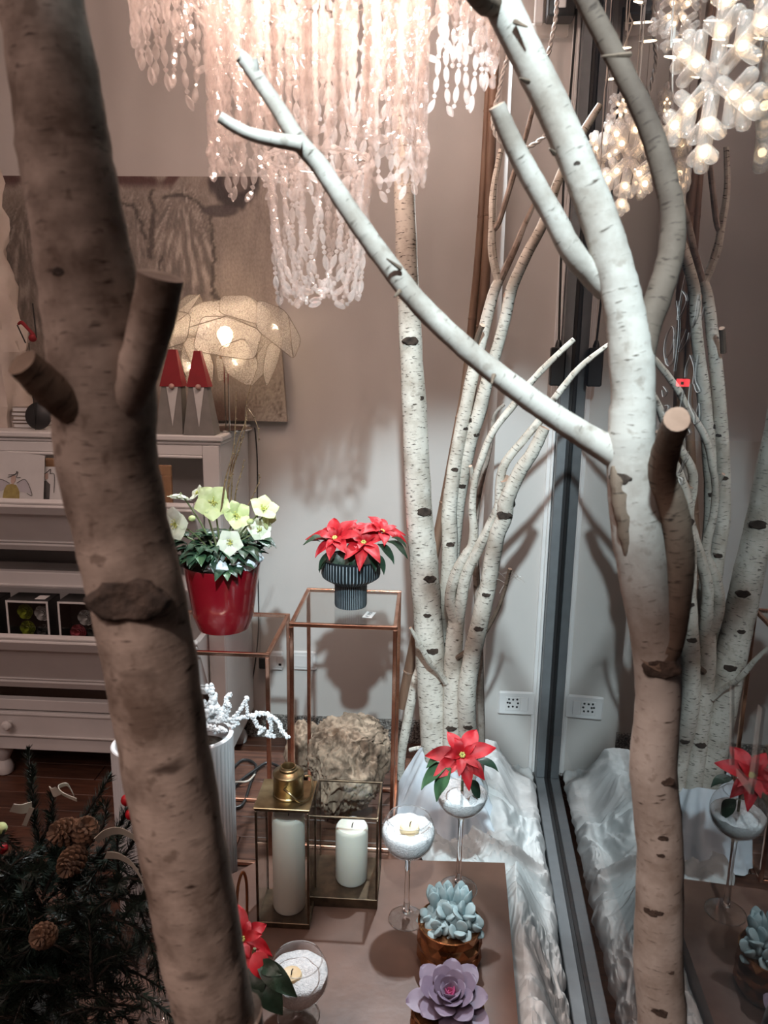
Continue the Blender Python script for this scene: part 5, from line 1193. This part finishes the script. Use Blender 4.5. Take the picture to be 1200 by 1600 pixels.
for (x, y, dy, r) in ((338,884,-.085,.024),(385,880,-.05,.026),(398,872,-.02,.022),(370,884,-.07,.018),(350,890,-.09,.016)):
    r *= .88; p = at(x, y, hy_+dy*.88); b = MB(); b.sphere(p, r, 16, 12, sc=(1.2,.8,.75))
    b.v = [tuple(Vector(q) + (Vector(q)-p).normalized()*r*.28*noise.noise(Vector(q)*70)) for q in b.v]; b.build('cotton_tuft', M['cotton'], t)
for k, px in enumerate(([(345,800),(352,750),(362,715),(366,690),(368,655),(369,612)], [(352,800),(358,745),(372,690),(383,660),(384,635),(392,602)], [(360,800),(362,760),(364,730),(374,700),(376,686)], [(366,800),(369,765),(378,735),(381,718)], [(390,870),(382,810),(395,775),(405,752),(404,742)], [(356,805),(357,760),(368,720),(382,675),(387,640),(402,665),(404,690)], [(380,880),(388,850),(398,815)])):
    P = [at(x, y, hy_ + .018*k - .035) for x, y in px]; Q, W = catmull(P, [.0021 - .0014*i/(len(P)-1) for i in range(len(P))], 5); b = MB(); b.tube(Q, W, 6, wob=.15, uv=False)
    for q in Q[2::3]: b.sphere(q + Vector((.002,-.001,.001)), .0022, 5, 4)
    b.build('dry_twig', M['twig'], t)

# poinsettia in the tall goblet and the one beside the trunk
c = at(722, 1181, 1.77*K); t = thing('poinsettia', (hx, hy, hzc), 'single red poinsettia bloom standing in the tallest goblet', 'flower')
poinsettia(t, c, (.05,-.75,.75), .067, 12, 7, .3)
MB().tube([c, Vector((hx, hy, hzc+.037)), Vector((hx, hy, hzc-.01))], [.003,.003,.003], 6).build('stem', M['stem'], t)
for (x, y, dx, dz, ln, dy) in ((700,1195,-.75,-.45,.085,-.03),(705,1200,-.5,-.95,.080,-.05),(690,1185,-.9,-.3,.045,-.02),(745,1188,1,-.15,.060,.0)):
    greenleaf(t, at(x, y, (1.78+dy)*K), Vector((dx, -.35, dz)), ln*K, ln*.30*K, .3, 'leaf' if dx > 0 else 'leaf_light')
MB().tube([(hx+.008, hy-.01, hzc+.036), (hx+.024, hy-.013, hzc+.01)], .0015, 5).build('leaf_stalk', M['stem'], t)
greenleaf(t, Vector((hx+.012, hy-.010, hzc+.034)), Vector((.45,-.3,-.75)), .046, .016, .1, 'leaf')
c = EYE + ray(398, 1482)*1.28; t = thing('poinsettia', (p5.x, p5.y, p5.z), 'red poinsettia with drooping dark leaves beside the blurred trunk', 'flower')
poinsettia(t, c + Vector((-.026,.017,0)), (.35,-.5,.8), .053, 31, 6, 1.0)
for (dx, dz, m_) in ((.02,-.02,0), (.0,-.035,1)):
    b = MB(); leafmesh(b, c + Vector((dx-.02,-.01,dz+.02)), Vector((.6,-.5,-.5)), (0,-.6,1), .043, .017, .8, .2, .4, 8); b.build('bract', M['bract'], t, angle=80)
MB().tube([c, c.lerp(p5, .5) + Vector((0,0,.01)), p5], .003, 6).build('stem', M['stem'], t)
for (sx, sy, ex, ey, wd) in ((402,1500,462,1552,.020),(398,1516,440,1580,.026),(392,1510,405,1560,.022),(405,1505,440,1520,.014)):
    a_, e_ = EYE + ray(sx, sy)*1.265, EYE + ray(ex, ey)*1.245; greenleaf(t, a_, e_-a_, (e_-a_).length*1.05, wd*.87, .1, 'leaf', .2, up=(0,-.7,.7))

# succulents in faceted amber pots
def facetpot(cx, cy, r, h, name_label):
    t = thing('potted_succulent', (cx, cy, ZB), name_label, 'potted plant', 'succulents in faceted copper pots'); z0 = ZB + .0004; n = 16; b = MB(); R_ = []
    rows = 5; vs = []
    for k in range(rows+1):
        for i in range(n):
            a = 2*PI*(i + .5*(k % 2))/n; q = r*(1.0 if k in (0, rows) else (1.045 if k % 2 else .985)); vs.append((cx + q*math.cos(a)*(.94 if k == 0 else 1), cy + q*math.sin(a)*(.94 if k == 0 else 1), z0 + h*k/rows))
    fs = []
    for k in range(rows):
        for i in range(n):
            j = (i+1) % n; A, B, C_, D = k*n+i, k*n+j, (k+1)*n+j, (k+1)*n+i
            if k % 2 == 0: fs += [(A, B, D), (B, C_, D)]
            else: fs += [(A, B, C_), (A, C_, D)]
    fs.append(tuple(range(n))[::-1]); b.add(vs, fs).build('faceted_pot', M['facet'], t, smooth=False)
    # raised cut lines of the diamond pattern
    MB().lathe([(r*1.0, z0+h), (r*1.01, z0+h+.002), (r*.97, z0+h+.003), (r*.93, z0+h+.001), (r*.92, z0+h-.012), (0, z0+h-.012)], 48, (cx, cy, 0)).build('rim', M['facet'], t)
    MB().lathe([(r*.915, z0+h-.0118), (r*.9, z0+h-.006), (0, z0+h-.001)], 24, (cx, cy, 0)).build('soil', M['soil'], t)
    return t, z0+h
s1 = atz(703, 1440, ZT+.082); t, zt = facetpot(s1.x, s1.y, .061, .080, 'blue green chunky succulent in a faceted copper pot')
rs_ = random.Random(4)
def rosette(par, c, nrm, nl, L0, L1, el0, el1, W, T, m, rot=0., cup=.5, mi=None):
    F_ = frame(c, nrm, (1,0,0)); B3 = F_.to_3x3()
    for k in range(nl):
        f = k/max(1, nl-1); a = k*2.399963 + rot; e = el0 + (el1-el0)*f; ln = L0 + (L1-L0)*f
        d = B3 @ Vector((math.cos(a)*math.cos(e), math.sin(a)*math.cos(e), math.sin(e))); up = B3 @ Vector((-math.cos(a)*math.sin(e), -math.sin(a)*math.sin(e), math.cos(e)))
        base = Vector(c) + B3 @ Vector((math.cos(a)*.004*f, math.sin(a)*.004*f, -.012*f))
        thickleaf(base, d, up, ln, W*(.45+.55*min(1, ln/L1)), T, 'leaf', M[m] if (mi is None or k >= mi[0]) else M[mi[1]], par, cup)
for (dx, dy, dz, nrm, nl, ln, e0, e1, w_) in ((-.034,.036,.020,(-.15,.05,1),6,.062,1.45,1.2,.0135),(-.006,.040,.024,(0,.1,1),6,.064,1.45,1.2,.0135),(.026,.036,.024,(.15,.1,1),6,.062,1.45,1.2,.0135),(-.010,-.004,.026,(-.1,-.3,1),7,.042,1.0,.1,.0165),(.034,.002,.026,(.4,-.1,1),7,.044,1.0,.2,.0165),(-.050,.006,.008,(-.6,-.1,1),7,.036,1.0,.0,.0120),(-.030,-.034,.008,(-.4,-.8,1),6,.034,1.0,.1,.0135),(.018,-.038,.012,(.2,-.8,1),7,.040,1.0,.1,.0155),(.054,-.016,.010,(.8,-.5,1),6,.036,1.0,.1,.0140)):
    rosette(t, Vector((s1.x+dx*K, s1.y+dy*K, zt+dz*K-.003)), nrm, nl, ln*.7*K, ln*K, e0, e1, w_*K*1.12, .0078, 'succ_blue', rs_.uniform(0,6), .12)
s2 = EYE + ray(700, 1572)*1.34; zr = s2.z; t, zt = facetpot(s2.x, s2.y, .063, zr - ZB - .004, 'purple rosette succulent in a faceted copper pot at the bottom edge')
rosette(t, Vector((s2.x+.002, s2.y, zt+.028)), (.0,-.28,1), 32, .008, .072, 1.25, -.18, .0225, .0036, 'succ_purple', .4, .30, (6, 'succ_pink'))
# ------------------------------------------------------------------ cloths
def ridged(p): return 1 - 2*abs(noise.noise(p))
def GX(Y): return .420 - .05*(PIL_Y - Y)
def slab_x(Y): return .2065 - (1.574 - Y)*(.0265/.644)
b = MB(); nx, ny = 120, 280; idx = {}; YA, YZ, YS = .95, 2.292, 1.585
for j in range(ny+1):
    Y = YA + (YZ-YA)*j/ny; xr = GX(Y) - .046 - .012*noise.noise(Vector((Y*9, 3, 0))) - .008*noise.noise(Vector((Y*30, 7, 0)))
    k_ = max(0, min(1, (Y-YS)/.05)); xl = (slab_x(Y) + .004)*(1-k_) + (.02 - .03*noise.noise(Vector((Y*12, 1, 0))))*k_
    for i in range(nx+1):
        X = xl + (xr-xl)*i/nx; p = Vector((X, Y, 0)); wv = Vector((noise.noise(p*6+Vector((5,0,0))), noise.noise(p*6+Vector((0,9,0))), 0))
        q = p*7.5 + wv*1.1; h = .026*ridged(q*.9) + .020*ridged(Vector((q.x*1.2+q.y, q.y*1.6-q.x*.7, 2))*1.3) + .011*ridged(q*3.1) + .007*ridged(Vector((q.x-q.y*1.2, q.y+q.x*.6, 5))*4.6) + .003*ridged(q*11)
        e = max(0, min(1, (xr-X)/.02)); e2 = max(0, min(1, (X-xl)/.02)); ey = max(0, min(1, (YZ-Y)/.03))
        drp = max(0, min(1, (X-.225)/.085)); drp = drp*drp*(3-2*drp)
        low = .115; hi_ = PZ + .012 if Y > YS else .235
        base = hi_*(1-drp) + low*drp
        if Y > 1.95: h *= .6
        hump = .018*math.exp(-((X-.20)/.08)**2 - ((Y-1.98)/.12)**2) + .03*math.exp(-((X-.30)/.05)**2 - ((Y-1.75)/.15)**2)
        z = base + (max(-.008, h) + hump)*(e*ey)**.5*(.35 + .65*e2)
        if Y > YS-.02 and Y < YS+.10 and X < .22: z = min(z, ZT - .012 + (Y-YS)*.4)
        if ey < 1: z = z*ey**.4 + .02*(1-ey)
        z = max(z, PZ + .004 if X < .236 else .102)
        idx[(i, j)] = len(b.v); b.v.append((X + .008*wv.x*e*e2, Y, z))
b.f = [(idx[(i,j)], idx[(i+1,j)], idx[(i+1,j+1)], idx[(i,j+1)]) for j in range(ny) for i in range(nx)]; b.m = [0]*len(b.f)
o = b.build('cotton_cloth', M['cloth'], origin=(.28, 1.6, .1), angle=80); tag(o, 'crumpled white cotton cloth lying along the window rail', 'cloth')
b = MB(); n, kk = 160, 30; ccx, ccy = .068, 1.855
for k in range(kk+1):
    t = k/kk
    for i in range(n):
        a = 2*PI*i/n; fold = .5*math.sin(a*9 + 1.5*math.sin(a*3) + t*1.5) + .35*math.sin(a*17 + 2*t) + .8*noise.noise(Vector((math.cos(a)*2.2, math.sin(a)*2.2, t*1.6)))
        r = .055 + .085*t**.85 + .014*fold*(.25 + t); lf = max(0, -math.cos(a)); z = (.185 + .03*lf + .010*math.sin(a*4+1))*(1-t)**1.15 + .010*ridged(Vector((math.cos(a)*5, math.sin(a)*5, t*6)))*t + .006
        x = ccx + r*math.cos(a)*1.08 - .012*t*lf; y = ccy + r*math.sin(a)*1.0
        if x < -.050: x = -.050 + (x+.050)*.1
        b.v.append((x, y, PZ + max(.003, z)))
b.f = [(k*n+i, (k+1)*n+i, (k+1)*n+(i+1)%n, k*n+(i+1)%n) for k in range(kk) for i in range(n)]; b.m = [0]*len(b.f)
o = b.build('draped_cloth', M['cloth_blue'], origin=(ccx, ccy, PZ), angle=80); tag(o, 'pale blue cloth draped around the feet of the birch bundle', 'cloth')

# ------------------------------------------------------------------ fir arrangement in the dark corner
KF = .82
wc = EYE + ray(70, 1480)*1.62*KF
wr = thing('fir_arrangement', (wc.x, wc.y, PZ+.0004), 'dark fir branch arrangement with pine cones and cream ribbons', 'arrangement')
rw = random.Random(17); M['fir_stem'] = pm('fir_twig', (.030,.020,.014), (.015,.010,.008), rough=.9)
def fir(P, nl=.020, dens=260, parent=wr, r0=.003):
    Q, W = catmull([Vector(p) for p in P], [r0 - (r0*.6)*i/(len(P)-1) for i in range(len(P))], 6); o = MB().tube(Q, W, 6, uv=False).build('fir_branch', M['fir_stem'], parent)
    ln = sum((Q[i]-Q[i-1]).length for i in range(1, len(Q))); cnt = int(ln*dens*4); b = MB()
    for k in range(cnt):
        u = k/cnt*(len(Q)-1); i = min(int(u), len(Q)-2); p = Q[i].lerp(Q[i+1], u-i); d = (Q[i+1]-Q[i]).normalized(); a = rw.uniform(0, 2*PI)
        x = d.orthogonal().normalized(); y = d.cross(x); rd = x*math.cos(a) + y*math.sin(a); e = (rd + d*.75 + Vector((0,0,.15))).normalized(); l_ = nl*rw.uniform(.75,1.15)*(1 if u < len(Q)-3 else .75)
        s_ = e.cross(d).normalized()*.0009; m_ = p + e*l_*.55 + s_*0; t_ = p + e*l_
        b.add([p - s_*.6, p + s_*.6, m_ + s_, t_, m_ - s_], [(0,1,2,3,4)])
    nd = b.build('needles', M['needle'], o, smooth=False); nd['kind'] = 'stuff'
def wp(x, y, D): return EYE + ray(x, y)*D*KF
for (px, D0, D1) in (([(70,1400),(55,1300),(48,1230),(44,1170)],1.64,1.72),([(105,1330),(130,1280),(155,1240),(172,1213)],1.60,1.64),([(120,1340),(155,1300),(165,1270),(160,1255)],1.58,1.62),([(150,1350),(180,1320),(200,1290),(215,1270)],1.6,1.65),([(110,1370),(60,1350),(10,1345),(-40,1350)],1.62,1.6),([(150,1380),(200,1372),(235,1385),(262,1410)],1.55,1.55),([(160,1400),(210,1410),(240,1440),(262,1480)],1.53,1.5),([(160,1430),(215,1450),(240,1490),(250,1540)],1.52,1.5),([(60,1330),(75,1290),(82,1262),(80,1240)],1.68,1.72)):
    k = len(px)-1; fir([wp(x, y, D0 + (D1-D0)*i/k) for i, (x, y) in enumerate(px)], .019, 420)
for i in range(70):
    a = rw.uniform(0, 2*PI); el = rw.uniform(-.7,.9); d = Vector((math.cos(a)*math.cos(el), math.sin(a)*math.cos(el)*.8, math.sin(el)*.85)); ln = rw.uniform(.10,.17)
    st = wc + Vector((rw.uniform(-.10,.03), rw.uniform(-.06,.05), rw.uniform(-.08,.05))); en = st + d*ln; en.z = max(PZ+.03, en.z); en.x = min(en.x, wc.x + .150); en.y = min(en.y, 1.50); mid = st.lerp(en, .5) + Vector((0,0,.015))
    fir([st, mid, en], .026, 330)
for i in range(150):
    for _ in range(20):
        x, y = rw.uniform(-60, 250), rw.uniform(1300, 1640)
        if x < 120 + (y-1300)*.55 + 40 and (x-60)*.35 + 1300 < y + 20: break
    D = 1.62 + (1470-y)*.0006 + rw.uniform(-.14,.04); st = wp(x, y, D); a = rw.uniform(0, 2*PI); d = Vector((math.cos(a)*.8 + (.25 if x > 100 else -.1), rw.uniform(-.6,.3), math.sin(a)*.6 - .1)).normalized(); ln = rw.uniform(.06,.11); en = st + d*ln; en.z = max(PZ+.03, en.z)
    if st.z < PZ+.03: st.z = PZ+.03
    fir([st, st.lerp(en,.5) + Vector((0,0,.008)), en], .024, 420)
for (px, D0, D1) in (([(150,1340),(180,1300),(196,1270),(206,1250)],1.60,1.62),([(160,1360),(195,1335),(212,1305),(222,1285)],1.58,1.62),([(190,1400),(215,1370),(228,1340),(235,1320)],1.56,1.58),([(120,1330),(140,1290),(150,1262)],1.62,1.66),([(70,1390),(62,1320),(52,1260),(50,1200)],1.60,1.66),([(95,1360),(88,1310),(78,1270)],1.6,1.64),([(200,1420),(235,1400),(250,1380)],1.54,1.55),([(20,1380),(5,1350),(-20,1340)],1.6,1.62)):
    k = len(px)-1; fir([wp(x, y, D0 + (D1-D0)*i/k) for i, (x, y) in enumerate(px)], .022, 620)
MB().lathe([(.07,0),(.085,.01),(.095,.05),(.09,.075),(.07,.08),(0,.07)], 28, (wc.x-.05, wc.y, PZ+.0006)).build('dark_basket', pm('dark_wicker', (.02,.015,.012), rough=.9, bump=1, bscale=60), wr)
def pinecone(c, ax, Ln, R):
    c = Vector(c); F_ = frame(c, ax, (1,0,0)); o = MB().lathe([(0,-Ln*.5),(R*.45,-Ln*.35),(R*.6,0),(R*.35,Ln*.35),(0,Ln*.5)], 10, (0,0,0), 0, F_).build('pine_cone', M['cone'], wr)
    for k in range(64):
        f = k/63; z = -Ln*.46 + Ln*.92*f; a = k*2.39996; rr = R*(.50 + .5*math.sin(PI*min(1, .15+f*.85))); e = -.1 + f*1.0; w_ = R*.30*(1-.5*f)
        ca, sa = math.cos(a), math.sin(a); o0 = Vector((ca*rr*.35, sa*rr*.35, z)); o1 = Vector((ca*rr, sa*rr, z + math.sin(e)*R*.5)); s_ = Vector((-sa, ca, 0))*w_; th = Vector((0,0,R*.10))
        vs = [F_ @ q for q in (o0 - s_*.5, o0 + s_*.5, o1 + s_, o1 + Vector((ca,sa,0))*R*.12, o1 - s_, o0 - s_*.5 + th, o0 + s_*.5 + th, o1 + s_ + th, o1 - s_ + th)]
        MB().add(vs, [(0,1,2,3,4),(5,8,3,7,6),(1,6,7,2),(2,7,3),(3,8,4),(4,8,5,0)]).build('cone_scale', M['cone'], o, smooth=False)
pinecone(wp(104, 1300, 1.50), (-.3,-.8,.5), .050, .021); pinecone(wp(133, 1298, 1.50), (.4,-.5,.7), .050, .020); pinecone(wp(113, 1345, 1.47), (0,-1,.1), .045, .020); pinecone(wp(68, 1462, 1.40), (.1,-.8,.6), .045, .018)
def ribbon(px, D, wd, m='ribbon', side=(0,-.3,1)):
    P = [wp(x, y, D + .01*i) for i, (x, y) in enumerate(px)]; Q, W = catmull(P, [1]*len(P), 7); vs = []; s_ = Vector(side).normalized()*wd*.5
    for k, q in enumerate(Q):
        d = (Q[min(k+1,len(Q)-1)] - Q[max(k-1,0)]).normalized(); w_ = (s_ - d*s_.dot(d)); n_ = d.cross(w_).normalized()*.0005
        vs += [q - w_ - n_, q + w_ - n_, q + w_ + n_, q - w_ + n_]
    fs = [(k*4+a, k*4+(a+1)%4, (k+1)*4+(a+1)%4, (k+1)*4+a) for k in range(len(Q)-1) for a in range(4)]
    MB().add(vs, fs).build('ribbon', M[m], wr, angle=60)
ribbon([(150,1314),(165,1302),(185,1298),(205,1306),(218,1318)], 1.46, .016); ribbon([(165,1336),(185,1338),(205,1350),(220,1372),(230,1400),(236,1420)], 1.45, .016); ribbon([(168,1334),(195,1342),(215,1360)], 1.47, .010)
ribbon([(120,1250),(98,1240),(92,1230),(104,1226),(112,1236),(118,1250)], 1.55, .008); ribbon([(92,1235),(84,1238),(80,1236)], 1.54, .020)
ribbon([(18,1262),(34,1264),(50,1260)], 1.58, .022); ribbon([(50,1262),(44,1275),(38,1290)], 1.57, .016)
for (x, y, m_) in ((198,1250,'bract'),(3,1325,'bract'),(2,1294,'petal_lime'),(205,1272,'bract')): MB().sphere(wp(x, y, 1.60), .010, 12, 9).build('berry', M[m_], wr)

# ------------------------------------------------------------------ thin wire curls and marker drawings on the glass
rc = random.Random(2); wt = thing('wire_curl', at(795, 905, 1.80), 'fine pale wire curls caught on the dark curved twig', 'wire')
for k in range(9):
    c0 = at(790 + rc.uniform(-6,6), 905 + rc.uniform(-8,8), 1.79); a = rc.uniform(-.9,.9); ln = rc.uniform(.03,.06); dv = Vector((math.cos(a)*(1 if k % 3 else -1), -.2, math.sin(a))).normalized(); P = [c0 + dv*ln*u + Vector((0,0,.010*math.sin(u*PI))) for u in (0,.35,.7,1)]
    Q, W = catmull(P, [.0006]*4, 4); MB().tube(Q, W, 4).build('wire_strand', M['wire'], wt)
MK = pm('white_marker', (.22,.215,.21), rough=.8, trans=0)
def onglass(px, py, b_=.0012):
    # a point on the inner face of the pane
    d = ray(px, py); o_ = GM(0, b_, 0); nrm = GM(0,1,0) - GM(0,0,0); k = (o_ - EYE).dot(nrm)/d.dot(nrm); return EYE + d*k
dw = thing('window_drawing', onglass(1060, 620), 'white marker curls drawn on the window pane', 'drawing')
for pts in ([(1040,570),(1037,545),(1042,520),(1050,510),(1053,525),(1047,548),(1040,560),(1044,572),(1052,560),(1053,530)], [(1070,430),(1064,460),(1058,500),(1072,470),(1066,455)], [(1057,470),(1060,505),(1058,540),(1053,580)], [(1072,515),(1064,535),(1060,550),(1072,535),(1076,520)], [(1078,555),(1071,575),(1070,590)], [(1078,555),(1084,575),(1082,600)], [(1090,555),(1086,590),(1093,610),(1088,612),(1084,600)], [(1091,460),(1084,500),(1080,512),(1088,495),(1092,470)], [(1034,610),(1036,620),(1041,612),(1036,604)], [(1038,638),(1036,645),(1042,645),(1044,634),(1038,634)], [(1078,600),(1076,630),(1084,650),(1084,662),(1092,655),(1092,630),(1088,645)], [(1067,610),(1062,640),(1060,660)], [(1074,680),(1078,676),(1072,668),(1067,680)], [(1076,705),(1066,725),(1060,740),(1074,715)], [(1060,748),(1064,758),(1066,748),(1060,746)], [(1100,480),(1094,500)]):
    P = [onglass(x, y) for x, y in pts]; Q, W = catmull(P, [.00045]*len(P), 5); MB().tube(Q, W, 4).build('marker_stroke', MK, dw)
lt = thing('window_lettering', onglass(1170, 1180), 'pale angular letter stroke stuck on the window pane', 'lettering')
vin = thin('frosted_vinyl', (1,1,1), 1.3, haze=.30, hazec=(.6,.58,.55))
for poly in ([(1184,1100),(1191,1107),(1178,1215),(1172,1242),(1168,1232)], [(1150,1200),(1170,1222),(1172,1242),(1151,1214)], [(1140,1070),(1143,1070),(1143,1195),(1139,1195)]):
    P = [onglass(x, y, .0010) for x, y in poly]; Q = [onglass(x, y, .0016) for x, y in poly]; n = len(P); MB().add(P+Q, [tuple(range(n)), tuple(range(n,2*n))[::-1]] + [(i,(i+1)%n,n+(i+1)%n,n+i) for i in range(n)]).build('vinyl_stroke', vin, lt, smooth=False)
for o in bpy.data.objects:
    if '_w' in o: del o['_w']
    if '_pts' in o: del o['_pts']
